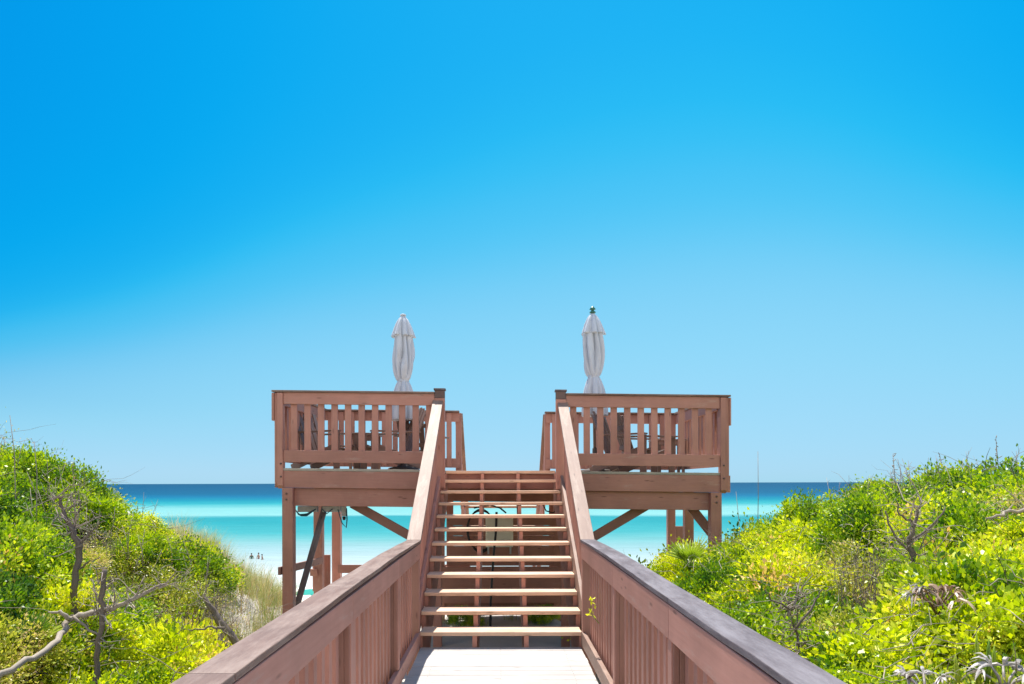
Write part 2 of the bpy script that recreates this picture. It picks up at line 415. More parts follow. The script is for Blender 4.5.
def walkway_rail(sgn,label,posts,worn):
    t=thing('walkway_railing',label,'railing',(sgn*.84,0,0))
    X=lambda x: (x-.84)*sgn       # local coordinates
    def bx(m,a,b,*r):
        a,b=X(a),X(b); m.box(min(a,b),max(a,b),*r)
    # slightly warped cap
    def zo(q): return float(np.interp(q,[0,2,3.7,5.4,KY],[0,.002,.016,.020,.0] if sgn<0 else [.022,.024,.020,.026,.004]))
    cap=MB(); ys_=[-2.9]+[q for q in posts]+[KY]
    ys_=sorted(ys_)
    for i in range(len(ys_)-1):
        a,b=ys_[i],ys_[i+1]; n_=6
        cap.sweep([(X(.87),a+.0012+(b-a-.0024)*q/n_,1.056+zo(a+(b-a)*q/n_)+.003*math.sin(PI*q/n_)*random.uniform(-1,1)) for q in range(n_+1)],.146,.027)
    cap.build('cap_board',M['cap_left' if sgn<0 else 'cap_worn'],t,bevel=.004)
    tr=MB()
    for i in range(len(ys_)-1):
        bx(tr,.800,.838,ys_[i]+.001,ys_[i+1]-.001,.892,1.040 if sgn<0 else 1.058)
    tr.build('top_rail',M['stain'],t,bevel=.004)
    br=MB()
    for i in range(len(ys_)-1):
        bx(br,.800,.838,ys_[i]+.001,ys_[i+1]-.001,.035,.165)
    br.build('bottom_rail',M['cap_new'] if sgn>0 else M['stain'],t,bevel=.004)
    for q in posts:
        p_=MB(); bx(p_,.842 if q<KY-.2 else .806,.93,q-.045,q+.045,-.3,1.028)
        # small inner cover lath that shows between the rails
        if q<KY-.2:
            c_=MB(); bx(c_,.806,.8415,q-.030,q+.045,.167,.890); c_.build('cover_board',M['stain'],t,bevel=.003)
            bx(p_,.812,.8417,q-.045,q-.0305,.167,.890)
        p_.build('post',M['stain_shaded'],t,bevel=.004)  # darker stain stands in for shade on the near faces
    y=-2.8; 
    while y<KY-.06:
        if all(abs(y-q)>.085 for q in posts):
            p_=MB(); bx(p_,.860,.912,y-.031+random.uniform(-.004,.004),y+.031,.05,1.02)
            p_.build('baluster',M['stain'],t,bevel=.003)
        y+=.142
    return t
walkway_rail(-1,'weathered brown wooden railing along the left side of the plank walkway',[.5,2.05,3.7,5.4,KY-.05],1)
walkway_rail(1,'weathered brown wooden railing along the right side of the plank walkway',[.05,1.64,3.26,4.88,KY-.05],1)

# ------------------------------------------------------------------ STAIRS
st=thing('wooden_staircase','open wooden staircase with pale treads climbing to the viewing deck','staircase',(0,KY,0))
def loc(o,root):
    o.location=-Vector(root.location); return o
for n in range(1,12):
    m=MB(); yf=R0+RUN*n; z=RISE*n+.004
    hw=.802 if n==1 else .828
    hw+=random.uniform(-.004,.003); z+=random.uniform(-.0025,.0025); m.beam((-hw,yf+.069,z-.019),(hw,yf+.069,z-.019+random.uniform(-.003,.003)),.138,.038); m.box(-hw+.001,hw,yf+.142,yf+.276,z-.038,z-.001)
    loc(m.build('tread',M['plank' if False else 'tread'],st,bevel=.004),st)
def saw(sx,th,mat):
    prof=[(R0+RUN+.02,-.5)]
    prof.append((R0+RUN+.02,RISE-.040))
    for n in range(1,12):
        prof.append((R0+RUN*(n+1)+.02,RISE*n-.040)); prof.append((R0+RUN*(n+1)+.02,RISE*(n+1)-.040))
    yE=R0+RUN*12+.02
    yH=FY+.622
    prof.pop(); prof[-1]=(9.90,RISE*11-.04); prof.append((9.90,DZ-.040)); prof.append((yH,DZ-.040)); prof.append((yH,DZ-.42))
    prof.append((R0+RUN+.28,-.5))
    m=MB(); m.prism(prof,sx-th/2,sx+th/2); return loc(m.build('stringer',mat,st),st)
for sx in (-.806,-.262,.255,.806): saw(sx,.045,M['stain'])

def stair_rail(sgn,label):
    t=thing('stair_railing',label,'railing',(sgn*.84,KY,0))
    O=Vector((sgn*.84,KY,0))
    X=lambda x: (x-.84)*sgn
    z0=1.051; z1=(2.80 if sgn<0 else 2.765)-.019; y0=KY; y1=FY+.01
    L=Vector((0,y1-y0,z1-z0)).normalized()
    m=MB(); m.beam((X(.868),0.0015,z0),(X(.868),y1-y0,z1),.142,.038,cuta='v',cutb='v'); m.build('cap_board',M['cap_new'],t,bevel=.004)
    def zc(y): return z0+(z1-z0)*(y-y0)/(y1-y0)
    m=MB(); m.beam((X(.851),.002,z0-.115),(X(.851),y1-y0-.05,zc(y1-.05)-.115),.038,.135,cuta='v',cutb='v'); m.build('top_rail',M['stain'],t,bevel=.003)
    def zb(y): return (y-R0)/RUN*RISE+.085
    m=MB(); m.beam((X(.851),.012,zb(y0)-.10),(X(.851),y1-y0+.3,zb(y1+.3)-.10),.038,.29,cuta='v',cutb='v'); m.build('bottom_rail',M['cap_new' if sgn>0 else 'stain'],t,bevel=.003)
    y=y0+.10
    while y<y1-.08:
        p_=MB(); a,b=X(.872),X(.908); p_.box(min(a,b),max(a,b),y-.043-y0,y+.043-y0,zb(y)-.03,zc(y)-.055); p_.build('baluster',M['stain'],t,bevel=.003)
        y+=.148
    return t
stair_rail(-1,'pinkish wooden handrail sloping up the left side of the stairs')
stair_rail(1,'pinkish wooden handrail sloping up the right side of the stairs')

# ------------------------------------------------------------------ VIEWING DECK
SH=.0135
def D(): return MB(shear=SH)
vd=thing('viewing_deck','raised brown wooden deck on timber posts overlooking the turquoise sea','deck',(0,BY,0))
def dl(o): o.location=(0,-BY,0); return o
m=D(); y=FY+.0
i=0
while y<BY+.05:
    x0,x1=(-3.045,3.055) if y<FY+.1 else (-3.15,3.17)
    if y<FY+.44:   # stair opening
        m.box(x0,-.80,y,y+.137,DZ-.034,DZ); m.box(.80,x1,y,y+.137,DZ-.034,DZ)
    else: m.box(x0,x1,y,y+.137,DZ-.034,DZ)
    y+=.1425
dl(m.build('deck_boards',M['deck_edge'],vd,bevel=.003))
m=MB(); m.box(-.795,.795,FY+.425,FY+.440,DZ-.036,DZ+.003); dl(m.build('stair_edge_board',M['tread'],vd,bevel=.003))
for a,b in ((-3.10,-.945),(.945,3.20)):
    m=D(); m.box(a,b,FY+.005,FY+.043,DZ-.272,DZ-.037); dl(m.build('fascia_board',M['stain'],vd,bevel=.004))
    m=D(); m.box(a+.09,b-(.28 if b>0 else 0),FY+.055,FY+.14,DZ-.525,DZ-.275); dl(m.build('front_beam',M['stain'],vd,bevel=.004))
m=D(); m.box(-.80,.80,FY+.625,FY+.663,DZ-.262,DZ-.037); dl(m.build('stair_header',M['stain'],vd,bevel=.004))
m=D(); m.box(-3.1,3.1,BY+.02,BY+.058,DZ-.272,DZ-.037); dl(m.build('fascia_board',M['stain'],vd,bevel=.004))
m=D(); m.box(-3.1,3.1,BY-.12,BY-.04,DZ-.50,DZ-.275); dl(m.build('back_beam',M['stain'],vd,bevel=.004))
for sx in (-3.155,3.13):
    m=D(); m.box(sx,sx+.038,FY+.046,BY+.018,DZ-.272,DZ-.037); dl(m.build('side_fascia',M['stain'],vd,bevel=.004))
for q in np.arange(-2.9,3.0,.4):
    if abs(q)<.9: y0=FY+.665
    else: y0=FY+.145
    m=D(); m.box(q-.019,q+.019,y0,BY+.018,DZ-.27,DZ-.036); dl(m.build('joist',M['stain_shaded'],vd))
# legs
def leg(px0,px1,d,top,bot=-1.4,mat='stain'):
    m=D(); x0=(px0-CX)/F*d; x1=(px1-CX)/F*d
    m.box(x0,x1,d,d+(x1-x0),bot,top); return dl(m.build('leg',M[mat],vd,bevel=.005))
leg(281.9,292.6,FY-.05,DZ-.275)
leg(711,721.8,FY-.05,DZ-.275)
leg(313.3,322,BY-.25,DZ-.275); leg(331.6,340,BY+.5,DZ-.275)
leg(668,675.5,BY-.25,DZ-.275); leg(685,693.8,FY+1.5,DZ-.275)
for x_ in (-.95,.85):
    m=D(); m.box(x_,x_+.12,FY+.06,FY+.18,-1.2,DZ-.27); dl(m.build('leg',M['stain'],vd,bevel=.005))
    m=D(); m.box(x_,x_+.12,BY-.03,BY+.018,-1.6,DZ-.275); dl(m.build('leg',M['stain'],vd,bevel=.005))
# braces
def br(a,b,w=.038,h=.13,mat='stain_shaded',up=(0,1,0)):
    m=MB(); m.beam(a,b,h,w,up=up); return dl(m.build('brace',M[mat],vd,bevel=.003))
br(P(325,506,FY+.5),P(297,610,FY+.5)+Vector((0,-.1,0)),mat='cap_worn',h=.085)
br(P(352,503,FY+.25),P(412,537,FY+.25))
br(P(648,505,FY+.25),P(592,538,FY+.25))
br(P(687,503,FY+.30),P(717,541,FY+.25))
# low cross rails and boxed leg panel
m=MB(); m.beam(P(338,568.5,BY+.45),P(470,568.5,BY+.45),.038,.15); dl(m.build('cross_rail',M['stain_shaded'],vd,bevel=.003))
m=MB(); m.beam(P(279,570.5,FY-.075)+Vector((0,.0,0)),P(322,560,BY-.3),.038,.11); dl(m.build('cross_rail',M['stain_shaded'],vd,bevel=.003))
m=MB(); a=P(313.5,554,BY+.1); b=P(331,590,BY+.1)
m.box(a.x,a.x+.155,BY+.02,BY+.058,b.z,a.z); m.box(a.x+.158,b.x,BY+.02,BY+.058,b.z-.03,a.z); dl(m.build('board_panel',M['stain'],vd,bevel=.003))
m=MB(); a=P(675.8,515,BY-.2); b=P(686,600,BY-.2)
m.box(a.x,b.x,BY-.2,BY-.16,b.z,P(0,526,BY).z); dl(m.build('board_panel',M['stain_shaded'],vd,bevel=.003))
for q in (572,):
    m=MB(); a=P(310,q,BY-.3); m.box(a.x,a.x+.12,BY-.32,BY-.27,a.z-.06,a.z+.06); dl(m.build('block',M['stain'],vd,bevel=.003))

# bolt heads
M['bolt']=plain('bolt_metal',(.16,.11,.09),.5,.5)
for px_,pys,d_ in ((286.5,(493,499),FY-.05),(716.5,(497,503),FY-.05),(281,(463,476),FY-.02),(724,(466,479),FY-.02)):
    for py_ in pys:
        q=P(px_,py_,d_); m=MB()
        m.tube([q+Vector((0,.004,0)),q+Vector((0,-.012,0))],.013,n=8); dl(m.build('bolt',M['bolt'],vd))
# deck railings
TH=1.083
def rail_run(t, a, b, sx, inner, n=None, top=True, posts=(), pitch=.189, capw=.14, first=None):
    """rail from a to b (x or y run); inner=+1/-1 which side balusters sit"""
    pass
def deck_rail_x(label,x0,x1,y,back,post_at,end_blocks=0,gap_first=None,mat='stain',capx=None):
    """y = front face of rails; balusters on the side 'back' (+1 further from camera)"""
    t=thing('deck_railing',label,'railing',((x0+x1)/2,y,DZ)); O=Vector(((x0+x1)/2,y,0))
    def L(o): o.location=(-O.x,-O.y,-DZ); return o
    s=back
    def yb(a,b_): return (min(y+s*a,y+s*b_),max(y+s*a,y+s*b_))
    m=D(); q=yb(-.03,.12); m.box(capx[0] if capx else x0-.02,capx[1] if capx else x1,q[0],q[1],DZ+TH-.026,DZ+TH); L(m.build('cap_board',M['cap_left'],t,bevel=.004))
    m=D(); q=yb(0,.038); m.box(x0,x1,q[0],q[1],DZ+TH-.19,DZ+TH-.027); L(m.build('top_rail',M[mat],t,bevel=.004))
    m=D(); m.box(x0,x1,q[0],q[1],DZ+.085,DZ+.25); L(m.build('bottom_rail',M[mat],t,bevel=.004))
    xx=gap_first if gap_first is not None else x0+.1
    q=yb(.040,.078)
    while xx<x1-.05:
        if all(abs(xx-p_)>.09 for p_ in post_at):
            m=D(); m.box(xx-.044,xx+.044,q[0],q[1],DZ+.10,DZ+TH-.036); L(m.build('baluster',M[mat],t,bevel=.003))
        xx+=pitch_x
    q=yb(.040,.13)
    for p_ in post_at:
        m=D(); m.box(p_-.045,p_+.045,q[0],q[1],DZ-.03,DZ+TH-.036); L(m.build('post',M[mat],t,bevel=.004))
    return t,L
pitch_x=.189
t,L=deck_rail_x('brown front railing of the left half of the deck, beside the stair head',-3.020,-.915,FY,1,[],gap_first=-2.885,capx=(-3.175,-.915))
# stair-head newel and corner posts
m=D(); m.box(-.912,-.775,FY-.01,FY+.09,DZ-.25,DZ+TH-.085); L(m.build('newel_post',M['stain'],t,bevel=.004))
m=D(); m.box(-.912,-.775,FY-.012,FY+.092,DZ+TH-.083,DZ+TH+.02); L(m.build('newel_top',M['newel'],t,bevel=.004))
m=D(); m.box(-.925,-.762,FY-.022,FY+.102,DZ+TH+.022,DZ+TH+.05); L(m.build('newel_cap',M['cap_worn'],t,bevel=.004))
def corner(x0,x1,out,Lf,t):
    m=D(); m.prism([(FY-.02,DZ-.24),(FY+.02,DZ-.285),(FY+.09,DZ-.285),(FY+.09,DZ+TH-.036),(FY-.02,DZ+TH-.036)],x0,x1); Lf(m.build('corner_post',M['stain'],t,bevel=.004))
    a,b=(x0-.045,x0-.002) if out<0 else (x1+.002,x1+.045)
    m=D(); m.prism([(FY+.01,DZ-.20),(FY+.03,DZ-.255),(FY+.13,DZ-.255),(FY+.13,DZ+TH-.036),(FY+.01,DZ+TH-.036)],a,b); Lf(m.build('corner_board',M['stain'],t,bevel=.004))
    a,b=(x0-.08,x0-.047) if out<0 else (x1+.047,x1+.07)
    m=D(); m.box(a,b,FY-.01,FY+.4,DZ+.66,DZ+TH-.036); Lf(m.build('side_rail_end',M['stain'],t,bevel=.004))
corner(-3.10,-3.022,-1,L,t)
t,L=deck_rail_x('brown front railing of the right half of the deck, beside the stair head',.915,3.055,FY,1,[],gap_first=1.02,capx=(.915,3.20))
m=D(); m.box(.775,.912,FY-.01,FY+.09,DZ-.25,DZ+TH-.085); L(m.build('newel_post',M['stain'],t,bevel=.004))
m=D(); m.box(.775,.912,FY-.012,FY+.092,DZ+TH-.083,DZ+TH+.02); L(m.build('newel_top',M['newel'],t,bevel=.004))
m=D(); m.box(.762,.925,FY-.022,FY+.102,DZ+TH+.022,DZ+TH+.05); L(m.build('newel_cap',M['cap_worn'],t,bevel=.004))
corner(3.058,3.14,1,L,t)
deck_rail_x('brown seaward railing at the back of the left half of the deck',-3.1,-.72,BY+.04,-1,[-2.2],gap_first=-.90-.189*11,mat='stain')
deck_rail_x('brown seaward railing at the back of the right half of the deck',.80,3.1,BY+.04,-1,[2.2],gap_first=.95,mat='stain')
def deck_rail_y(label,x,s):
    t=thing('deck_railing',label,'railing',(x,(FY+BY)/2,DZ)); O=Vector((x,(FY+BY)/2,0))
    def L(o): o.location=(-O.x,-O.y,-DZ); return o
    y0,y1=FY+.14,BY-.05
    X=lambda a,b:(min(x+s*a,x+s*b),max(x+s*a,x+s*b))
    m=D(); q=X(-.03,.12); m.box(q[0],q[1],y0,y1,DZ+TH-.032,DZ+TH); L(m.build('cap_board',M['cap_new'],t,bevel=.004))
    q=X(0,.038)
    m=D(); m.box(q[0],q[1],y0,y1,DZ+.885,DZ+TH-.034); L(m.build('top_rail',M['stain'],t,bevel=.004))
    m=D(); m.box(q[0],q[1],y0,y1,DZ+.085,DZ+.25); L(m.build('bottom_rail',M['stain'],t,bevel=.004))
    q=X(.040,.078); yy=y0+.1
    while yy<y1-.05:
        m=D(); m.box(q[0],q[1],yy-.044,yy+.044,DZ+.10,DZ+TH-.036); L(m.build('baluster',M['stain'],t,bevel=.003)); yy+=.189
    return t
deck_rail_y('brown railing along the left outer side of the deck',-3.05,-1)
deck_rail_y('brown railing along the right outer side of the deck',3.06,1)

# beach stairs beyond the deck
bs=thing('beach_stairs','wooden steps going down to the beach on the seaward side of the deck','staircase',(0,BY+.1,DZ))
def L(o): o.location=(0,-(BY+.1),-DZ); return o
for n in range(1,13):
    m=MB(); y=BY+.10+.25*(n-1); z=DZ-.2*n; m.box(-.66,.66,y,y+.26,z-.038,z); L(m.build('tread',M['tread'],bs,bevel=.003))
for sx in (-.69,.69):
    m=MB(); m.beam((sx,BY+.06,DZ-.22),(sx,BY+.06+3.0,DZ-.22-2.4),.045,.26,cuta='v'); L(m.build('stringer',M['stain'],bs,bevel=.003))
for sgn,l_ in ((-1,'brown handrail going down to the beach from the left edge of the deck gap'),(1,'brown handrail going down to the beach from the right edge of the deck gap')):
    t=thing('beach_stair_railing',l_,'railing',((-.74,.83)[sgn>0],BY+.1,DZ)); O=(-(-.74,.83)[sgn>0],-(BY+.1),-DZ)
    x=(-.74,.83)[sgn>0]
    def L2(o): o.location=O; return o
    m=D(); m.box(x-.05,x+.05,BY+.065,BY+.155,DZ-.4,DZ+TH-.03); L2(m.build('post',M['stain'],t,bevel=.004))
    m=MB(shear=0); m.beam((x,BY+.157,DZ+TH-.05-SH*x),(x,BY+3.0,DZ+TH-.05-2.27),.14,.038,cuta='v'); L2(m.build('cap_board',M['cap_new'],t,bevel=.004))
    m=MB(); m.beam((x+sgn*.03,BY+.157,DZ+TH-.16),(x+sgn*.03,BY+3.0,DZ+TH-.16-2.27),.038,.14,cuta='v'); L2(m.build('top_rail',M['stain'],t,bevel=.004))
    m=MB(); m.box(x-.045,x+.045,BY+2.85,BY+2.94,-2.2,.55); L2(m.build('post',M['stain'],t,bevel=.004))
    for q in np.arange(.3,2.8,.19):
        m=MB(); zt=DZ+TH-.2-.8*q; m.box(x-.02,x+.02,BY+.1+q,BY+.185+q,zt-.85,zt); L2(m.build('baluster',M['stain'],t,bevel=.003))

# board screen under the deck with what hangs on it
YS=BY-.35
sr=thing('board_screen','brown horizontal board screen under the deck, seen through the open stairs','screen',(0,YS,gz(0,YS)))
def L(o): o.location=(0,-YS,-sr.location.z); return o
z=P(0,566,YS).z; zt=P(0,515.5,YS).z; nb=5; hgt=(zt-z)/nb
m=MB()
for i in range(nb): m.box(-.92,.95,YS,YS+.03,z+i*hgt+.002,z+(i+1)*hgt-.003)
L(m.build('boards',M['stain'],sr,bevel=.003))
m=MB(); m.box(-1.1,1.12,YS-.06,YS-.005,P(0,602.5,YS).z,P(0,566.3,YS).z); L(m.build('low_beam',M['stain'],sr,bevel=.004))
m=MB(); m.box(-1.1,1.12,YS+.05,YS+.09,P(0,614,YS).z,P(0,601,YS).z); L(m.build('low_beam',M['stain_shaded'],sr,bevel=.004))
for x_ in (-1.02,.97):
    m=MB(); m.box(x_-.06,x_+.06,YS-.005,YS+.09,-.9,DZ-.52); L(m.build('post',M['stain'],sr,bevel=.004))
o=MB(); a=P(485.5,515,YS-.1); b=P(513,547,YS-.1)
c_=thing('utility_box','cream plastic utility box hung on the board screen behind the stairs','utility box',((a.x+b.x)/2,YS-.13,b.z))
m=MB(); w=(b.x-a.x)/2; h=a.z-b.z; m.box(-w,w,0,.125,0,h); m.build('case',M['cream'],c_,bevel=.012)
m=MB(); m.box(-w+.02,w-.02,-.012,-.001,.03,h-.03); m.build('cover',M['cream'],c_,bevel=.006)
for q in (-w+.03,w-.06):
    m=MB(); m.box(q,q+.03,.03,.07,-.12,-.001); m.build('conduit',M['greybox'],c_,bevel=.004)
m=MB(); c0=P(481,529,YS-.045)
for kk in range(3):
    pts=[]
    for i in range(25):
        an=2*PI*i/24; pts.append(c0+Vector(((.22+.012*kk)*math.cos(an),.014*kk-.02,(.40-.02*kk)*math.sin(an)*(1 if math.sin(an)<0 else .85))))
    m.tube(pts,.0095,n=7)
tag(m.build('garden_hose',M['black']),'black hose coiled in a loop beside the cream box under the deck','hose')
m=MB(); m.tube([P(496.5,512,YS-1.2),P(496,530,YS-1.2),P(493,560,YS-1.2),P(490.5,600,YS-1.2),P(489.5,655,YS-1.2)],.019,n=9)
tag(m.build('drain_pipe',M['black']),'thin black pipe running down behind the stair treads to the ground','pipe')
# second hose arc at top
m=MB(); m.tube([P(474,508,YS-.1),P(478,507,YS-.12),P(490,505,YS-.14),P(500,508,YS-.14),P(506,513,YS-.12)],.014,n=7)
tag(m.build('cable',M['black']),'longer black cable drooping above the utility box under the deck','cable')
m=MB(); m.tube([P(543,505,YS-.1),P(546,511,YS-.14),P(553,513,YS-.12),P(560,508,YS-.1)],.012,n=7)
tag(m.build('cable',M['black']),'short black cable drooping at the right behind the upper stair treads','cable')

# electrical boxes and cables under the left half
eb=thing('junction_box','long grey junction box under the left end of the deck, tied with cables','junction box',P(308,509,FY+.4))
m=MB(); m.box(-.14,.14,-.05,.05,-.035,.05); m.build('case',M['greybox'],eb,bevel=.006)
m=MB()
for kk in range(3):
    m.tube([Vector((-.20,-.06,.06-.02*kk)),Vector((-.12+.02*kk,-.07,-.07-.01*kk)),Vector((.0,-.07,-.06-.015*kk)),Vector((.13,-.06,.01))],.008,n=6)
m.tube([Vector((-.2,-.06,.03)),Vector((-.19,-.06,-.08)),Vector((-.23,-.05,-.18))],.008,n=6)
m.build('cable',M['cable'],eb)
m=MB(); m.lathe([(.012,-.03),(.03,-.02),(.03,.03),(.01,.04)],(-.2,-.06,.03),n=12); m.build('connector',M['teal'],eb)
eb=thing('junction_box','short grey junction box under the deck, nearer the stairs','junction box',P(332,509,FY+.4))
m=MB(); m.box(-.13,.13,-.05,.05,-.035,.05); m.build('case',M['greybox'],eb,bevel=.006)
m=MB(); m.tube([Vector((.1,-.06,.0)),Vector((.13,-.07,-.1)),Vector((.16,-.06,-.20)),Vector((.22,-.06,-.26)),Vector((.23,-.06,-.14)),Vector((.22,-.05,.02))],.009,n=6)
m.tube([Vector((-.13,-.06,.01)),Vector((-.06,-.07,-.06)),Vector((.02,-.06,.01))],.008,n=6); m.build('cable',M['cable'],eb)
lt=thing('floodlight','small grey floodlight hanging from the underside of the deck','lamp',P(344,507,FY+.4))
m=MB(); m.box(-.03,.03,-.03,.03,-.13,.04); m.build('housing',M['greybox'],lt,bevel=.008)
m=MB(); m.lathe([(.012,-.05),(.022,-.04),(.026,.0)],(.0,0,-.135),n=10); m.build('lens_hood',M['black'],lt)

# ------------------------------------------------------------------ PATIO UMBRELLAS (closed)
def umbrella(px,top_py,d,label,finial,seed,tie_py,lean=0.0):
    r_=random.Random(seed)
    x=(px-CX)/F*d; zt=EYE-(top_py-HY)/F*d; zb=DZ-SH*x
    H=zt-zb
    t=thing('patio_umbrella',label,'umbrella',(x,d,zb)); t.rotation_euler=(0,lean,0)
    ztie=EYE-(tie_py-HY)/F*d-zb
    ph=[r_.uniform(0,6.28) for _ in range(6)]
    def fold(a,k):
        w=a+.35*math.sin(2.2*k+ph[1]); return 1.10-.66*(1-abs(math.sin(4*w+ph[0]+.6*math.sin(3*a+5*k))))**1.25*(.35+.65*math.sin(PI*min(1,k*1.05)))+.10*math.cos(3*a+ph[2]+5*k)+.05*math.cos(11*a+ph[3]+9*k)
    m=MB(); prof=[]
    hb=H-ztie
    zv=ztie+.70*hb
    N_=46
    for i in range(N_):
        u=i/(N_-1)            # 0 tie .. 1 under the vent
        z=ztie+u*(hb-.1)
        r=.076+.080*math.sin(PI*min(1,u*.92)**.75)**.8
        if u>.9: r*=1-(u-.9)*5
        prof.append((max(r,.02),z))
    m.lathe(prof,n=110,fold=fold); m.build('canopy',M['fabric'],t)
    # skirt under tie
    def fold2(a,k): return 1.10-(.15+.42*(1-k))*(1-abs(math.sin(4*a+ph[4])))**1.5+.08*math.cos(5*a+ph[5])
    prof=[(.19,ztie-.62),(.19,ztie-.5),(.175,ztie-.33),(.145,ztie-.18),(.11,ztie-.07),(.078,ztie)]
    pp=[]
    for i in range(len(prof)-1):
        for q in range(4):
            u=q/4; pp.append((prof[i][0]*(1-u)+prof[i+1][0]*u,prof[i][1]*(1-u)+prof[i+1][1]*u))
    pp.append(prof[-1]); m=MB(); m.lathe(pp,n=110,fold=fold2); m.build('canopy_hem',M['fabric'],t)
    # vent cone on top, overlapping the canopy
    def fold3(a,k): return 1.10-.55*(1-k*.6)*(1-abs(math.sin(4*a+ph[1])))**1.4+.08*(1-k)*math.cos(5*a+ph[3])
    pp=[]
    for i in range(16):
        u=i/15; pp.append((.128*(1-u)**.85+.045*(1-u**6)+.006,H-.36+u*.345))
    m=MB(); m.lathe(pp,n=96,fold=fold3); m.build('vent',M['fabric'],t)
    m=MB(); m.lathe([(.082,-.02),(.092,-.01),(.092,.015),(.082,.025)],(0,0,ztie),n=48); m.build('tie_strap',M['fabric'],t)
    m=MB(); m.lathe([(.022,.05),(.022,H-.05)],n=14); m.build('pole',M['chairwood'],t)
    m=MB(); m.lathe([(.24,0),(.25,.02),(.23,.05),(.10,.07),(.045,.10),(.035,.38),(.03,.40)],n=32); m.build('base',M['basemetal'],t)
    if finial:
        m=MB(); m.lathe([(.020,0),(.05,.012),(.045,.03),(.024,.04),(.024,.055),(.05,.068),(.035,.09),(.012,.115),(.004,.12)],(0,0,H-.03),n=20); m.build('finial',M['green'],t)
    else:
        m=MB(); m.lathe([(.05,0),(.045,.018),(.02,.03)],(0,0,H-.025),n=20); m.build('finial',M['fabric'],t)
    return t
umbrella(403.5,314,10.8,'folded off-white patio umbrella on the left half of the deck','',3,381)
umbrella(595,312,10.8,'folded off-white patio umbrella with a green knob on the right half of the deck',True,5,377,lean=-.012)

# ------------------------------------------------------------------ ADIRONDACK CHAIRS, TABLES
def adirondack(label,loc_,rz):
    t=thing('adirondack_chair',label,'chair',loc_,rz,'dark wooden chairs on the deck')
    # local: faces -y
    m=MB()
    for i in range(5): m.beam((-.24,-.22+.11*i,.36-.030*i),(.24,-.22+.11*i,.36-.030*i),.095,.02)
    m.build('seat',M['chairwood'],t,bevel=.003)
    m=MB()
    tops=[.90,.96,.985,.96,.90]
    for i in range(5):
        x=-.20+.10*i; m.beam((x,.26,.20),(x*1.25,.26+.36*(tops[i]-.2)*1.0,tops[i]),.085,.018,up=(0,1,.3))
    m.beam((-.25,.365,.42),(.25,.365,.42),.02,.07); m.beam((-.27,.47,.72),(.27,.47,.72),.02,.07)
    m.build('backrest',M['chairwood'],t,bevel=.003)
    for s_ in (-1,1):
        m=MB(); m.beam((s_*.27,-.30,0),(s_*.27,-.30,.56),.03,.10,up=(0,1,0)); m.build('leg',M['chairwood'],t,bevel=.003)
        m=MB(); m.beam((s_*.235,-.30,.36),(s_*.235,.55,.03),.025,.11); m.build('leg',M['chairwood'],t,bevel=.003)
        m=MB(); m.beam((s_*.31,-.36,.575),(s_*.29,.40,.575),.13,.022); m.build('armrest',M['chairwood'],t,bevel=.004)
    return t
def dz(x): return DZ-SH*x
adirondack('dark slatted chair at the left end of the deck, left of the low table',(-2.62,10.55,dz(-2.62)),math.radians(68))
adirondack('dark slatted chair between the low table and the folded umbrella on the left',(-1.72,10.45,dz(-1.7)),math.radians(-62))
adirondack('dark slatted chair just right of the left folded umbrella, near the stair head',(-1.30,11.35,dz(-1.3)),math.radians(170))
adirondack('dark slatted chair on the right half of the deck, nearer the stairs',(1.98,10.45,dz(1.98)),math.radians(60))
adirondack('dark slatted chair standing behind the other one on the right half of the deck',(2.35,10.95,dz(2.3)),math.radians(100))
def table(label,loc_,w,d_,h,rz=0):
    t=thing('side_table',label,'table',loc_,rz)
    m=MB()
    n=int(w/.1)
    for i in range(n): m.box(-w/2+i*w/n+.004,-w/2+(i+1)*w/n-.004,-d_/2,d_/2,h-.025,h)
    m.build('tabletop',M['table'],t,bevel=.003)
    for ya in (-d_/2+.03,d_/2-.05):
        m=MB(); m.box(-w/2+.03,w/2-.03,ya,ya+.02,h-.09,h-.027); m.build('apron',M['table'],t,bevel=.002)
    for sx in (-1,1):
        for sy in (-1,1):
            m=MB(); m.box(sx*(w/2-.05)-.022,sx*(w/2-.05)+.022,sy*(d_/2-.075)-.022,sy*(d_/2-.075)+.022,0,h-.027); m.build('leg',M['table'],t,bevel=.003)
    return t
table('low brown slatted table between two dark chairs on the left half of the deck',(-2.18,11.0,dz(-2.2)),.5,.45,.58)
table('low brown slatted table on the right half of the deck beside the outer railing',(2.8,11.45,dz(2.8)),.55,.45,.58)

# ------------------------------------------------------------------ BEACH: umbrella, bathers
xu=(309-CX)/F*47; zu=gz(xu,47)
t=thing('beach_umbrella','open teal beach umbrella on the sand seen under the left side of the deck','umbrella',(xu,47,zu))
m=MB(); pr=[]
for i in range(9):
    u=i/8; pr.append((1.25*math.cos(u*PI/2)+.01,1.35+.55*math.sin(u*PI/2)))
m.lathe(pr,n=32,fold=lambda a,k:1-.05*abs(math.sin(4*a))*(1-k)); m.build('canopy',M['teal'],t)
m=MB(); m.lathe([(.02,-.3),(.02,1.95)],n=8); m.build('pole',M['metal'],t)

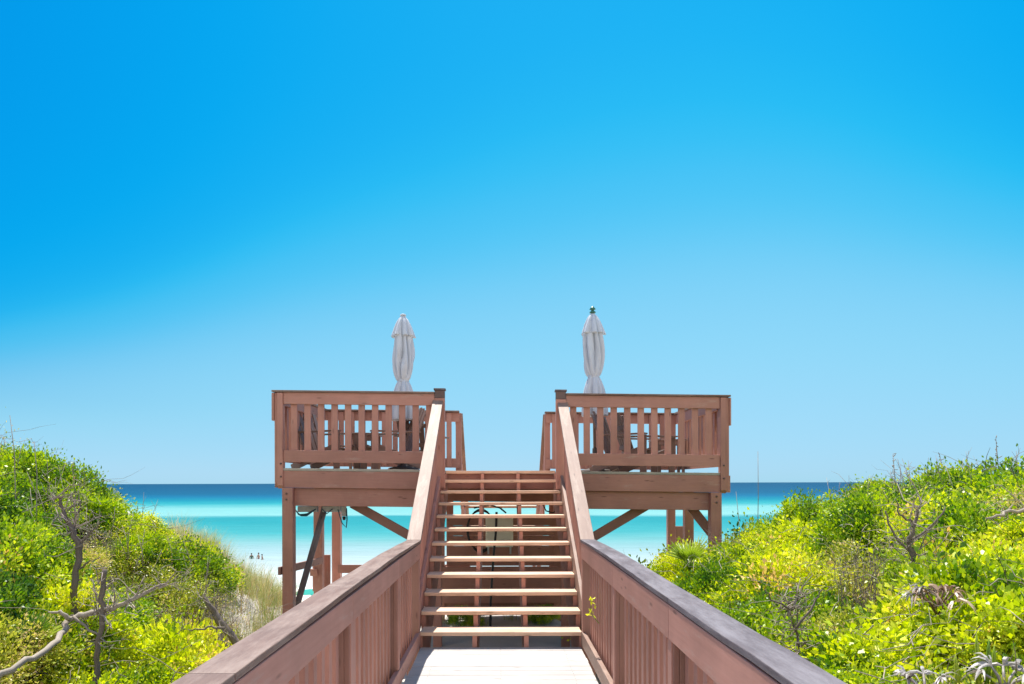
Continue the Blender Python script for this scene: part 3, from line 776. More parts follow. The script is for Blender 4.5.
def person(px,d,label,h,skin,swim,arm,rz):
    x=(px-CX)/F*d; z=gz(x,d)
    s_=h/1.75
    J={'pel':(0,0,.95),'wst':(0,0,1.10),'che':(0,.0,1.32),'nk':(0,0,1.48),'nk2':(0,-.01,1.54),'hd':(0,-.01,1.62),'hd2':(0,-.01,1.70),
       'shL':(.17,0,1.42),'elL':(.26,-.02,1.14),'wrL':(.30,-.10+arm*.1,.92+arm*.25),'haL':(.31,-.14,.85+arm*.25),
       'shR':(-.17,0,1.42),'elR':(-.27,-.03,1.16),'wrR':(-.26,-.20,.98),'haR':(-.25,-.26,.93),
       'hiL':(.09,0,.90),'knL':(.11,-.02,.50),'anL':(.12,.02,.09),'toL':(.13,-.14,.03),
       'hiR':(-.09,0,.90),'knR':(-.11,-.03,.50),'anR':(-.12,.02,.09),'toR':(-.13,-.14,.03)}
    R={'pel':.13,'wst':.115,'che':.14,'nk':.06,'nk2':.05,'hd':.085,'hd2':.075,'sh':.062,'el':.042,'wr':.03,'ha':.038,'hi':.095,'kn':.06,'an':.04,'to':.035}
    E=[('pel','wst'),('wst','che'),('che','nk'),('nk','nk2'),('nk2','hd'),('hd','hd2')]
    for q in 'LR': E+=[('che','sh'+q),('sh'+q,'el'+q),('el'+q,'wr'+q),('wr'+q,'ha'+q),('pel','hi'+q),('hi'+q,'kn'+q),('kn'+q,'an'+q),('an'+q,'to'+q)]
    ks=list(J); me=bpy.data.meshes.new('person'); me.from_pydata([tuple(c*s_ for c in J[k_]) for k_ in ks],[(ks.index(a),ks.index(b)) for a,b in E],[])
    o=place('person',me); o.location=(x,d,z); o.rotation_euler=(0,0,rz)
    md=o.modifiers.new('skin','SKIN')
    lay=me.skin_vertices[0] if len(me.skin_vertices) else None
    if lay is None:
        bpy.context.view_layer.objects.active=o; bpy.ops.mesh.customdata_skin_add(); lay=me.skin_vertices[0]
    for i,k_ in enumerate(ks):
        r=(R.get(k_) or R[k_[:2]])*s_; lay.data[i].radius=(r,r*.8 if k_ in('che','wst','pel') else r)
        lay.data[i].use_root=(k_=='pel')
    sb=o.modifiers.new('sub','SUBSURF'); sb.levels=1; sb.render_levels=1
    me.materials.append(M[skin])
    tag(o,label,'person',None)
    m=MB(); m.lathe([(.085,1.60),(.095,1.66),(.09,1.72),(.06,1.765),(.01,1.78)],(0,.015,0),n=14); hh=m.build('hair',M['hair'],o); hh.scale=(s_,)*3
    m=MB(); m.lathe([(.14,.86),(.150,.92),(.145,1.0),(.13,1.03)] if swim!='swim_g' else [(.14,.86),(.150,.95),(.135,1.1),(.165,1.30),(.15,1.36)],(0,0,0),n=16,fold=lambda a,k:1-.12*abs(math.sin(a))); hh=m.build('swimwear',M[swim],o); hh.scale=(s_,)*3
person(251.3,91,'bather in a dark green swimsuit, standing apart on the left of three in the shallows',1.72,'skin2','swim_g',0,.3)
person(258.3,91,'middle one of three bathers standing in the pale shallow water',1.78,'skin','swim_r',1,-.6)
person(261.9,90,'rightmost of three bathers standing in the pale shallow water',1.66,'skin','swim_r',0,2.2)

# ------------------------------------------------------------------ FOLIAGE
def leaf_quads(Pc, U, Vv, Lh, Wd, fold=.25):
    """Pc base points, U leaf direction, Vv side direction (unit), returns verts, faces"""
    Nn=np.cross(U,Vv); n=len(Pc)
    a=Pc; b=Pc+U*(Lh*.5)[:,None]+Vv*(Wd*.5)[:,None]+Nn*(Wd*fold)[:,None]
    c=Pc+U*Lh[:,None]; d_=Pc+U*(Lh*.5)[:,None]-Vv*(Wd*.5)[:,None]+Nn*(Wd*fold)[:,None]
    V=np.stack([a,b,c,d_],1).reshape(-1,3); Fq=np.arange(4*n).reshape(-1,4)
    return V,Fq
def unit(a): return a/np.maximum(np.linalg.norm(a,axis=1,keepdims=True),1e-6)
def foliage(name,R,Hh,nclump,per,leafL,leafW,mat,crad=.11,up=.5,seed=0,spread=1.0):
    g=np.random.default_rng(seed)
    d_=unit(g.normal(size=(nclump,3))); d_[:,2]=np.abs(d_[:,2])*1.0-.12
    lump=1+.16*np.sin(d_[:,0]*5+seed)+.13*np.sin(d_[:,1]*6+seed*2)+g.normal(size=nclump)*.07
    cc=d_*np.array([R,R,Hh])*(lump*g.uniform(.72,1.03,nclump)**.5)[:,None]
    ctone=g.normal(size=nclump)*.19
    idx=np.repeat(np.arange(nclump),per)
    off=g.normal(size=(len(idx),3))*crad*g.uniform(.6,1.3,nclump)[idx][:,None]
    Pc=cc[idx]+off
    out=unit(off+1e-4)+unit(Pc)*.6+np.array([0,0,up])
    U=unit(out+g.normal(size=out.shape)*.7)
    Vv=unit(np.cross(U,g.normal(size=U.shape)))
    s=g.uniform(.65,1.25,len(idx))
    V,Fq=leaf_quads(Pc,U,Vv,leafL*s,leafW*s)
    rnd=np.clip(.42+ctone[idx]+g.normal(size=len(idx))*.11,0,1)
    me=arr_mesh(name,V,Fq,rnd); me.materials.append(mat); return me
def stems(name,R,Hh,n,mat,seed,r0=.008,poke=.15,curl=.25,base_z=-.5):
    r_=random.Random(seed); m=MB()
    for i in range(n):
        a=r_.uniform(0,2*PI); e=r_.uniform(.15,1.0)
        tip=Vector((math.cos(a)*R*e,math.sin(a)*R*e,Hh*math.sqrt(max(0.05,1-e*e))))*(1+ (r_.uniform(0,poke)))
        b=Vector((math.cos(a)*.06,math.sin(a)*.06,base_z))
        pts=[b]
        for k_ in range(1,6):
            u=k_/5; q=b.lerp(tip,u)+Vector((r_.uniform(-1,1),r_.uniform(-1,1),r_.uniform(-1,1)))*curl*.25*R*(u*(1.3-u)); pts.append(q)
        m.tube(pts,[r0*(1.1-.85*k_/5)*r_.uniform(.8,1.2) for k_ in range(6)],n=4,cap=False)
        # side twigs
        for q in range(3):
            p0=pts[r_.randint(2,5)]; dv=Vector((r_.uniform(-1,1),r_.uniform(-1,1),r_.uniform(-.3,1))).normalized()*R*r_.uniform(.15,.4)
            m.tube([p0,p0+dv*.5+Vector((0,0,.02)),p0+dv],[r0*.4,r0*.3,r0*.15],n=3,cap=False)
    me=None
    o=m.build(name,mat); me=o.data; bpy.data.objects.remove(o); return me

kinds={}
def mk(kind,mat,nv,**kw):
    L_=[]
    for i in range(nv):
        L_.append((foliage('foliage',seed=100*len(kinds)+i+1,mat=M[mat],**kw),
                   stems('stems',kw['R'],kw['Hh'],14,M['stem'],i+50*len(kinds))))
    kinds[kind]=L_
mk('yellow','leafY',3,R=.62,Hh=.50,nclump=105,per=130,leafL=.043,leafW=.026,crad=.068)
mk('green','leafG',3,R=.60,Hh=.50,nclump=100,per=130,leafL=.041,leafW=.025,crad=.066)
mk('olive','leafO',2,R=.60,Hh=.46,nclump=100,per=110,leafL=.036,leafW=.018,crad=.07)
mk('broad','leafY',1,R=.55,Hh=.50,nclump=110,per=60,leafL=.055,leafW=.036,crad=.08)
bare=[stems('branches',.5,.5,60,M['twig'],900+i,r0=.0055,poke=.15,curl=.9) for i in range(2)]
barefol=[foliage('sparse_leaves',.5,.5,60,18,.03,.014,M['leafO'],seed=77+i) for i in range(2)]
protos={}
def shrub(kind,x,y,sc_,rz,label,group,z=None,sq=1.0):
    cz=float(canopy(np.array([x]),np.array([y]))[0])
    if z is None: z=cz-.50*sc_*sq
    key=(kind,random.randrange(len(kinds[kind]))) if kind in kinds else (kind,random.randrange(2))
    if key not in protos:
        nm={'yellow':'dune_shrub','green':'dune_shrub','olive':'dry_shrub','broad':'broadleaf_shrub','bare':'bare_shrub'}[kind]
        r=thing(nm,label,'shrub',(x,y,z),rz,group)
        if kind=='bare':
            place('branches',bare[key[1]],r); place('sparse_leaves',barefol[key[1]],r)
        else:
            fo,stm=kinds[kind][key[1]]; place('foliage',fo,r); place('stems',stm,r)
        protos[key]=r
    else:
        r=copy_tree(protos[key]); r['label']=label; r['group']=group
    r.location=(x,y,z); r.rotation_euler=(random.uniform(-.15,.15),random.uniform(-.15,.15),rz); r.scale=(sc_,sc_,sc_*sq)
    return r
LB={('yellow',1):'yellow-green leafy shrub in the thicket on the dune right of the walkway',
    ('green',1):'deep green leafy shrub in the thicket on the dune right of the walkway',
    ('olive',1):'olive and brown half-dry shrub in the thicket right of the walkway',
    ('yellow',-1):'yellow-green leafy shrub in the thicket on the dune left of the walkway',
    ('green',-1):'deep green leafy shrub in the thicket on the dune left of the walkway',
    ('olive',-1):'olive and brown half-dry shrub in the thicket left of the walkway',
    ('bare',1):'grey bare twiggy shrub tangled in the right-hand dune thicket',
    ('bare',-1):'grey bare twiggy shrub tangled in the left-hand dune thicket'}
def put(kind,x,y,sc_,**kw):
    s_=1 if x>0 else -1
    return shrub(kind,x,y,sc_,random.uniform(0,6.28),LB[(kind,s_)],LB[(kind,s_)].replace('shrub','shrubs'),**kw)
def vis(x,y):
    px=CX+x/y*F; return -60<px<1090
# right thicket on jittered hex grid
def thicket(s,x0,x1,y0,y1,step,cond,weights):
    random.seed(1234+s)
    y=y0; row=0; cnt=0
    while y<y1:
        x=x0+(row%2)*step*.5
        while x<x1:
            xx=s*(x+random.uniform(-.15,.15)); yy=y+random.uniform(-.15,.15)
            if vis(xx,yy) and cond(xx,yy):
                kd=random.choices(list(weights),list(weights.values()))[0]
                # patches
                n_=math.sin(xx*1.3+yy*.7)+math.sin(yy*1.1-xx*.5)
                if kd!='bare' and n_>.9: kd='yellow'
                if kd!='bare' and n_<-1.0: kd='green'
                sc_=random.uniform(.62,1.15); far_=(s<0 and yy>6.0)
                if far_: sc_=min(sc_,.8)
                put(kd,xx,yy,sc_,sq=random.uniform(.8,1.2),z=float(canopy(np.array([xx]),np.array([yy]))[0])-.50*sc_+(random.uniform(-.20,-.08) if far_ else random.uniform(-.10,.07))); cnt+=1
            x+=step
        y+=step*.86; row+=1
    return cnt
nR=thicket(1,1.72,8.2,2.0,10.6,.74,lambda x,y: x>1.7 and (y<8.7 or x>3.6) ,{'yellow':6,'green':2.6,'olive':1.9,'bare':.8})
nL=thicket(-1,1.75,8.2,2.6,10.4,.66,lambda x,y: x<-1.7 and y<8.9 and (y<4.6 or CX+(x+.20)*F/y<246-max(0,y-6.0)*15),{'yellow':4,'green':4.2,'olive':1.5,'bare':.9})
print('shrubs',nR,nL)
for i,(x_,y_,s_) in enumerate(((-.62,11.0,.42),(.72,11.25,.36),(-.2,12.6,.4),(.45,12.8,.36))):
    shrub('green',x_,y_,s_,i*1.3,'small green shrub growing in the shade under the deck','small shrubs under the deck',z=gz(x_,y_)+.10)
# bright broadleaf bush at right edge
for (px,py,d,s_) in ((1000,606,3.75,.62),):
    q=P(px,py,d); shrub('broad',q.x,q.y,s_,1.0,'bright lime-green broad-leaved bush at the right edge of the thicket','',z=q.z-.22)
for o in list(C.objects):
    if o.get('group')=='' : del o['group']

# ---- grasses
def blades(n,R,Hh,w,mat,seed,name='blades',bend=.5,headed=False):
    g=np.random.default_rng(seed); V=[];Fq=[];rn=[]
    for i in range(n):
        a=g.uniform(0,2*PI); r=R*math.sqrt(g.uniform()); b=np.array([r*math.cos(a),r*math.sin(a),-.05])
        h=Hh*g.uniform(.5,1.1); a2=a+g.normal()*.7; bd=bend*h*g.uniform(.3,1.2)
        sd=np.array([-math.sin(a2),math.cos(a2),0])*w*.5*g.uniform(.7,1.3)
        base=len(V); K=5
        for k_ in range(K+1):
            u=k_/K
            p=b+np.array([math.cos(a2)*bd*u*u,math.sin(a2)*bd*u*u,h*(u-.25*u*u*bend)])
            ww=1-.92*u
            V.append(p-sd*ww); V.append(p+sd*ww)
        t=g.uniform()
        for k_ in range(K):
            q=base+2*k_; Fq.append((q,q+1,q+3,q+2)); rn.append(t)
    me=arr_mesh(name,np.array(V),np.array(Fq),np.array(rn)); me.materials.append(mat); return me
gr=[blades(70,.16,.55,.006,M['grass'],5+i,bend=.6) for i in range(3)]
def tuft(i,x,y,sc_,label,group,proto={}):
    if i not in proto:
        r=thing('grass_tuft',label,'grass tuft',(x,y,0),0,group); place('blades',gr[i],r); proto[i]=r
    else:
        r=copy_tree(proto[i]); r['label']=label; r['group']=group
    r.location=(x,y,gz(x,y)); r.rotation_euler=(0,0,random.uniform(0,6.28)); r.scale=(sc_,)*3
    return r
for _ in range(215):
    y=random.uniform(7.6,12.6); px_=random.uniform(170,290); x=(px_-CX)/F*y
    if x>-2.2: continue
    tuft(random.randrange(3),x,y,random.uniform(.5,1.1),'tuft of straw and green dune grass on the sandy slope left of the deck','dune grass tufts left of the deck')
for _ in range(60):
    y=random.uniform(8.6,12.8); x=random.uniform(1.1,3.1)*y/10
    tuft(random.randrange(3),x,y,random.uniform(.55,1.15),'tuft of thin dune grass between the stairs and the right end of the deck','dune grass tufts right of the stairs')
for _ in range(26):
    y=random.uniform(11.0,13.8); x=random.uniform(-1.2,1.2)
    tuft(random.randrange(3),x,y,random.uniform(.5,1.0),'tuft of green grass growing in the shade under the deck','grass tufts under the deck')
gr2=blades(34,.22,.62,.004,M['grass'],55,bend=.9)
gp=None
for i in range(34):
    y=random.uniform(6.6,9.3); px_=random.uniform(592,672); x=(px_-CX)/F*y
    if x<1.0: continue
    lb_='wispy tuft of thin dune grass behind the right railing, below the deck'
    if gp is None: gp=thing('grass_tuft',lb_,'grass tuft',(0,0,0),0,'wispy grass behind the right railing'); place('blades',gr2,gp); r=gp
    else: r=copy_tree(gp)
    r.location=(x,y,float(canopy(np.array([x]),np.array([y]))[0])-.42); r.rotation_euler=(0,0,random.uniform(0,6.28)); r.scale=(random.uniform(.7,1.15),)*3
# tall thin stalks (sea oats)
def oat(pxb,pyb,pxt,pyt,d,label,head=True):
    b=P(pxb,pyb,d); t_=P(pxt,pyt,d); b.z-=.5
    o=thing('sea_oat',label,'grass stalk',b)
    v=t_-b; m=MB(); m.tube([v*0,v*.3+Vector((.01,0,0)),v*.65+Vector((.015,.01,0)),v],[.006,.005,.004,.0025],n=5); m.build('stalk',M['twig'],o)
    if head:
        m=MB()
        for i in range(16):
            p=v*(1-.02*i); dv=Vector((random.uniform(-.03,.05),random.uniform(-.03,.03),random.uniform(-.02,.04)))
            m.tube([p,p+dv*.6,p+dv],[.002,.005,.001],n=4)
        m.build('seed_head',M['twig'],o)
oat(756,535,758,452,8.2,'tallest thin sea oat stalk standing against the sea right of the deck',False)
oat(742,545,736,492,8.2,'thin leaning grass stalk close to the right corner of the deck',False)
oat(16,470,10,414,6.5,'tall dark twig rising above the top left corner of the thicket',False)
oat(36,480,34,440,6.5,'short dark twig rising above the left thicket beside the taller one',False)
oat(75,495,72,463,7.2,'slender dry stalk on the crest of the left dune thicket',True)
oat(897,488,893,455,7.4,'dry seed stalk sticking up from the crest of the right thicket',True)
oat(1001,478,996,440,7.4,'tall dry seed stalk on the crest near the right edge',True)
oat(950,486,940,457,7.4,'thin leaning seed stalk on the right crest between two others',True)
# wispy twigs along both crests
def crest(side,n,label):
    m=MB(); r_=random.Random(31+side)
    for i in range(n):
        y=r_.uniform(6.3,8.3); x=side*r_.uniform(3.3,8)
        if not vis(x,y): continue
        z=float(canopy(np.array([x]),np.array([y]))[0])-.2
        p=Vector((x,y,z)); dv=Vector((r_.uniform(-.12,.12),r_.uniform(-.1,.1),r_.uniform(.25,.48)))
        m.tube([p,p+dv*.5+Vector((r_.uniform(-.03,.03),0,0)),p+dv],[.004,.003,.0015],n=4)
        for q in range(3):
            s_=p+dv*r_.uniform(.4,.9); m.tube([s_,s_+Vector((r_.uniform(-.08,.08),r_.uniform(-.05,.05),r_.uniform(.03,.1)))],[.002,.001],n=3)
    o=m.build('dry_twigs',M['twig']); tag(o,label,'dry twigs',None,'stuff')
crest(-1,70,'fine grey dry twigs sticking out of the crest of the left thicket')
crest(1,90,'fine grey dry twigs sticking out of the crest of the right thicket')
# loose twiggy undergrowth over the thicket surface
def tangle(side,n,label):
    m=MB(); r_=random.Random(77+side)
    for i in range(n):
        y=r_.uniform(3.0,8.5); x=side*r_.uniform(1.6,.78*y+.3)
        z=float(canopy(np.array([x]),np.array([y]))[0])+r_.uniform(-.08,.12)
        a=r_.uniform(0,PI); L_=r_.uniform(.15,.6); p=Vector((x,y,z)); dv=Vector((math.cos(a),math.sin(a)*.6,r_.uniform(-.3,.5)))*L_
        pts=[p+dv*(k_/4)+Vector((r_.uniform(-1,1),r_.uniform(-1,1),r_.uniform(-1,1)))*.03 for k_ in range(5)]
        r0=r_.uniform(.0012,.0035)
        m.tube(pts,[r0,r0*.9,r0*.8,r0*.6,r0*.3],n=4,cap=False)
    o=m.build('loose_twigs',M['twig']); tag(o,label,'dry twigs',None,'stuff')
tangle(-1,330,'pale dead twigs lying tangled over the left thicket')
tangle(1,360,'pale dead twigs lying tangled over the right thicket')

# ---- dead wood on the left
def branchy(name,label,cat,path,rad,mat,d,side=(),seed=1,pname='trunk',sname='branch',tw=M['twig'],ntw=0,twl=.3):
    r_=random.Random(seed)
    pts=[P(a,b,d+(c if c else 0)) for a,b,c in path]
    o0=pts[0]
    t=thing(name,label,cat,o0)
    # densify with wobble
    def dense(ps,rs,w=.012):
        out=[];ro=[]
        for i in range(len(ps)-1):
            for k_ in range(4):
                u=k_/4; q=ps[i].lerp(ps[i+1],u)+Vector((r_.uniform(-w,w),r_.uniform(-w,w),r_.uniform(-w,w)))
                out.append(q); ro.append((rs[i]*(1-u)+rs[i+1]*u)*r_.uniform(.88,1.10))
        out.append(ps[-1]); ro.append(rs[-1]); return out,ro
    a,b=dense([p-o0 for p in pts],rad); m=MB(); m.tube(a,b,n=9); m.build(pname,mat,t)
    for pth,rd in side:
        a,b=dense([P(x,y,d+c)-o0 for x,y,c in pth],rd,.008); m=MB(); m.tube(a,b,n=7); m.build(sname,mat,t)
    if ntw:
        m=MB(); base=[p-o0 for p in pts]
        for i in range(ntw):
            j=r_.randint(max(0,len(base)-4),len(base)-1); p=base[j]+Vector((r_.uniform(-.03,.03),)*3)
            dv=Vector((r_.uniform(-1,1),r_.uniform(-.7,.7),r_.uniform(-.35,1))).normalized()*twl*r_.uniform(.5,1.3)
            q=[p,p+dv*.4+Vector((r_.uniform(-.04,.04),0,r_.uniform(-.04,.04))),p+dv*.75+Vector((r_.uniform(-.05,.05),0,r_.uniform(-.05,.05))),p+dv]
            m.tube(q,[.005,.0035,.0025,.001],n=4,cap=False)
            for s_ in range(3):
                b0=q[r_.randint(1,3)]; dd=Vector((r_.uniform(-1,1),r_.uniform(-1,1),r_.uniform(-.5,1))).normalized()*twl*.4
                m.tube([b0,b0+dd*.5+Vector((0,0,.01)),b0+dd],[.0025,.0015,.0008],n=3,cap=False)
        m.build('twigs',tw,t)
    return t
DL=4.3
branchy('dead_tree','dark crooked dead trunk with wiry grey twigs standing in the left thicket','dead tree',
  [(76,640,0),(74,600,0),(76,570,0),(78,545,0),(73,528,0),(63,512,0),(58,495,0)],[.029,.027,.026,.025,.022,.016,.010],M['bark'],5.35,
  side=[([(78,545,0),(92,530,.0),(104,520,0)],[.012,.007,.003]),([(76,570,0),(90,560,-.05),(100,556,-.05)],[.010,.006,.003]),([(73,528,0),(80,505,.05),(78,490,.05)],[.010,.006,.003])],ntw=42,twl=.22)
branchy('fallen_branch','long bleached fallen branch lying across the lower left thicket','branch',
  [(-12,682,-.75),(20,664,-.62),(47,648,-.45),(62,630,-.2),(70,618,-.1),(90,613,-.05),(112,608,-.03),(135,597,.0),(165,583,.1)],
  [.021,.021,.021,.020,.019,.021,.019,.015,.008],M['bleach'],4.85,
  side=[([(70,618,-.15),(60,610,-.2),(48,611,-.2)],[.018,.012,.006]),([(107,609,-.1),(96,598,-.1),(92,578,-.1)],[.009,.007,.003]),
        ([(100,611,-.1),(108,622,-.15),(112,628,-.2)],[.009,.006,.004]),([(72,616,-.1),(95,632,-.1),(106,642,-.1)],[.012,.008,.004])],ntw=34,twl=.2)
branchy('broken_snag','thin dark upright broken snag between the dead tree and the pale branch','dead tree',
  [(96,700,0),(97,665,0),(98,640,0),(101,610,0),(103,590,0),(105,568,0)],[.021,.020,.019,.018,.018,.016],M['bark'],4.75,ntw=18,twl=.18)
branchy('leaning_log','short peeling brown log leaning down to the sand near the left railing','log',
  [(204,596,0),(214,612,0),(226,628,0),(240,652,0)],[.012,.034,.040,.036],M['bark'],6.3,ntw=22,twl=.2)
branchy('bare_branch','thin dark bare branch reaching sideways from the leaning log','branch',
  [(226,628,0),(212,627,0),(198,628,0),(180,630,0)],[.012,.009,.007,.004],M['bark'],5.7,ntw=8,twl=.12)
branchy('bleached_stick','pale bleached stick poking from the right thicket near the picture edge','branch',
  [(988,521,0),(1006,515,0),(1030,509,0)],[.007,.012,.014],M['bleach'],4.55,ntw=6,twl=.2)
branchy('dead_bush_stems','tangle of grey crooked dead stems in the middle of the right thicket','dead shrub',
  [(915,560,0),(908,545,0),(914,525,0),(920,508,0)],[.018,.014,.010,.006],M['bark'],4.55,
  side=[([(915,560,0),(893,535,0),(885,512,0)],[.010,.008,.004]),([(908,545,0),(935,525,0),(945,508,0)],[.010,.008,.004]),([(914,525,0),(900,515,0),(895,500,0)],[.008,.006,.003])],
  ntw=34,twl=.24,pname='main_stem',seed=4)
branchy('dead_bush_stems','tangle of pale grey dead stems low in the right thicket beside the railing','dead shrub',
  [(800,650,.1),(795,630,.1),(790,612,.1),(798,598,.1)],[.008,.007,.005,.003],M['bark'],4.0,
  side=[([(795,630,0),(815,605,0),(822,590,0)],[.008,.006,.003]),([(790,610,0),(772,600,0),(765,590,0)],[.007,.005,.003])],ntw=40,twl=.16,pname='main_stem',seed=9)

# ---- palmettos
def fan(m,origin,dirv,L_,nbl,mat_w,seed,droop=.15,spread=2.0,ragged=False):
    r_=random.Random(seed)
    dirv=dirv.normalized(); side=dirv.cross(Vector((0,0,1)))
    if side.length<.1: side=Vector((1,0,0))
    side.normalize(); up=side.cross(dirv)
    V=[];Fq=[]
    for i in range(nbl):
        a=(i/(nbl-1)-.5)*spread
        dv=(dirv*math.cos(a)+side*math.sin(a)).normalized(); sv=(side*math.cos(a)-dirv*math.sin(a)).normalized()
        if ragged and r_.random()<.35: continue
        l=L_*(1-.25*abs(a)/spread*2)*(r_.uniform(.35,1.05) if ragged else r_.uniform(.85,1.05))
        w=mat_w*r_.uniform(.8,1.1)
        if ragged: dv=(dv+Vector((r_.uniform(-.35,.35),r_.uniform(-.35,.35),r_.uniform(-.35,.35)))).normalized()
        base=len(V)
        for k_,(u,ww) in enumerate(((0,.25),(.3,1),(.6,.8),(.85,.4),(1,.03))):
            p=origin+dv*(l*u)+Vector((0,0,-droop*l*u*u))+up*(.15*w)
            V.append(p-sv*w*ww*.5); V.append(p+up*w*ww*.22); V.append(p+sv*w*ww*.5)
        for k_ in range(4):
            b=base+3*k_; Fq.append((b,b+1,b+4,b+3)); Fq.append((b+1,b+2,b+5,b+4))
    bb=len(m.v)
    t=r_.random()
    for v in V: m.v.append(tuple(v))
    for f_ in Fq: m.f.append([bb+i for i in f_]); m.uv.append([(0,0)]*4); m.r.append(t); m.sm.append(False)
def palmetto(label,base,nf,L_,w,mat,seed,stemL=.3,droop=.15,elev=(.4,1.3),az=(0,2*PI),name='saw_palmetto'):
    r_=random.Random(seed); t=thing(name,label,'palmetto',base)
    for i in range(nf):
        a=r_.uniform(*az); e=r_.uniform(*elev)
        dv=Vector((math.cos(a)*math.cos(e),math.sin(a)*math.cos(e),math.sin(e)))
        m=MB(); tip=dv*stemL
        m.tube([Vector((0,0,0)),tip*.5+Vector((0,0,.02)),tip],[.008,.006,.005],n=5)
        for k_ in range(len(m.f)): m.r[k_]=.3
        fan(m,tip,dv,L_*r_.uniform(.8,1.15),r_.randint(9,14),w,seed*31+i,droop,ragged=droop>.5)
        m.build('frond',mat,t)
    return t
palmetto('green saw palmetto with pointed blades behind the right railing near the deck leg',P(690,572,7.3),7,.33,.026,M['palm'],3,stemL=.14,elev=(.6,1.4))
palmetto('small green saw palmetto low in the left thicket by the dead trunk',P(32,646,4.75),6,.22,.018,M['palm'],8,stemL=.10,elev=(.5,1.4))
palmetto('dry grey-white palmetto fronds heaped in the bottom right corner',P(1004,697,2.75),6,.16,.020,M['dry'],12,stemL=.12,droop=.7,elev=(.1,1.2))
palmetto('dry grey-white palmetto fronds at the bottom edge, left of the green spikes',P(925,702,2.75),5,.14,.018,M['dry'],17,stemL=.12,droop=.7,elev=(.1,1.1))
palmetto('dead brown palmetto stump with collapsed tan fronds in the right thicket',P(938,618,3.72),9,.20,.020,M['drybrown'],21,stemL=.15,droop=.9,elev=(.3,1.4))
palmetto('withered pale palmetto fronds just above the dead brown stump',P(922,600,3.72),4,.13,.016,M['dry'],27,stemL=.06,droop=.9,elev=(.3,1.4))
# green spikes
def spike(pts,label):
    t=thing('spiky_plant',label,'plant',P(pts[0][0],pts[0][1],2.85))
    for i,(a,b,c,d_) in enumerate(pts):
        m=MB(); o=P(a,b,2.85)-t.location; q=P(c,d_,2.85)-t.location
        m.tube([o,o.lerp(q,.4)+Vector((.004,0,0)),o.lerp(q,.8),q],[.010,.011,.007,.001],n=4); m.build('leaf',M['palm'],t)
spike([(978,690,976,634),(985,690,989,640),(992,692,994,646),(957,690,955,655)],'upright pointed yellow-green spikes standing near the bottom right corner')
# weed sprout through the right rail
sp_=thing('weed_sprout','tiny yellow-leaved sprout growing through the right railing near the stairs','weed',P(592,618,5.9)+Vector((0,0,0)))
m=MB(); m.tube([Vector((.06,0,-.05)),Vector((0,0,.02)),Vector((-.015,0,.09)),Vector((.0,0,.16))],[.004,.003,.003,.002],n=5); m.build('stem',M['palm'],sp_)
g=np.random.default_rng(3); nl=16
Pc=np.stack([g.uniform(-.03,.02,nl),g.uniform(-.02,.02,nl),np.concatenate([g.uniform(.02,.06,nl//2),g.uniform(.11,.17,nl//2)])],1)
U=unit(g.normal(size=(nl,3))); Vv=unit(np.cross(U,g.normal(size=(nl,3))))
V,Fq=leaf_quads(Pc,U,Vv,np.full(nl,.045),np.full(nl,.024)); me=arr_mesh('leaves',V,Fq,np.full(nl,.9)); me.materials.append(M['leafY']); place('leaves',me,sp_)

# ------------------------------------------------------------------ LIGHT, SKY, CAMERA
sd=Vector((-.10,.42,1.0)).normalized()      # direction to the sun
elev=math.asin(sd.z); az=math.atan2(sd.x,sd.y)
w=bpy.data.worlds.new('World'); S.world=w; w.use_nodes=True; nt=w.node_tree; nt.nodes.clear()
sky=nt.nodes.new('ShaderNodeTexSky'); sky.sky_type='NISHITA'; sky.sun_disc=False
sky.sun_elevation=elev; sky.sun_rotation=az; sky.altitude=0; sky.air_density=1.0; sky.dust_density=.3; sky.ozone_density=3.0
EXPO=1.3
sc1=nt.nodes.new('ShaderNodeVectorMath'); sc1.operation='SCALE'; sc1.inputs['Scale'].default_value=.05*1.2
cv=nt.nodes.new('ShaderNodeRGBCurve')
def setc(c,pts):
    while len(c.points)<len(pts): c.points.new(.5,.5)
    for q,(x,y) in zip(c.points,pts): q.location=(x,y); q.handle_type='AUTO_CLAMPED'
setc(cv.mapping.curves[0],[(0,.0),(.08,.002),(.094,.014),(.105,.06),(.156,.262),(.357,.423),(1,1)])
setc(cv.mapping.curves[1],[(0,.12),(.143,.43),(.169,.54),(.242,.672),(.357,.716),(1,1)])
setc(cv.mapping.curves[2],[(0,.45),(.16,.80),(.257,.90),(.28,.915),(.36,.945),(1,1)])
cv.mapping.update()
hs=nt.nodes.new('ShaderNodeVectorMath'); hs.operation='SCALE'; hs.inputs['Scale'].default_value=1/.12/2**EXPO
bg=nt.nodes.new('ShaderNodeBackground'); bg.inputs['Strength'].default_value=.12
out=nt.nodes.new('ShaderNodeOutputWorld')
tc0=nt.nodes.new('ShaderNodeTexCoord'); sp0=nt.nodes.new('ShaderNodeSeparateXYZ'); nt.links.new(tc0.outputs['Generated'],sp0.inputs[0])
ma=nt.nodes.new('ShaderNodeMath'); ma.operation='MULTIPLY_ADD'; ma.inputs[1].default_value=.5; ma.inputs[2].default_value=.5; nt.links.new(sp0.outputs['X'],ma.inputs[0])
rp=nt.nodes.new('ShaderNodeValToRGB'); rp.color_ramp.interpolation='B_SPLINE'; nt.links.new(ma.outputs[0],rp.inputs[0])
el=rp.color_ramp.elements
pts_=[(0,.42),(.18,.62),(.26,.72),(.34,.86),(.42,.94),(.5,1.0),(.6,1.08),(.69,1.12),(.76,1.06),(.82,.98),(1,.85)]
while len(el)<len(pts_): el.new(.5)
for e_,(a_,b_) in zip(el,pts_): e_.position=a_; e_.color=(b_/1.2,)*3+(1,)
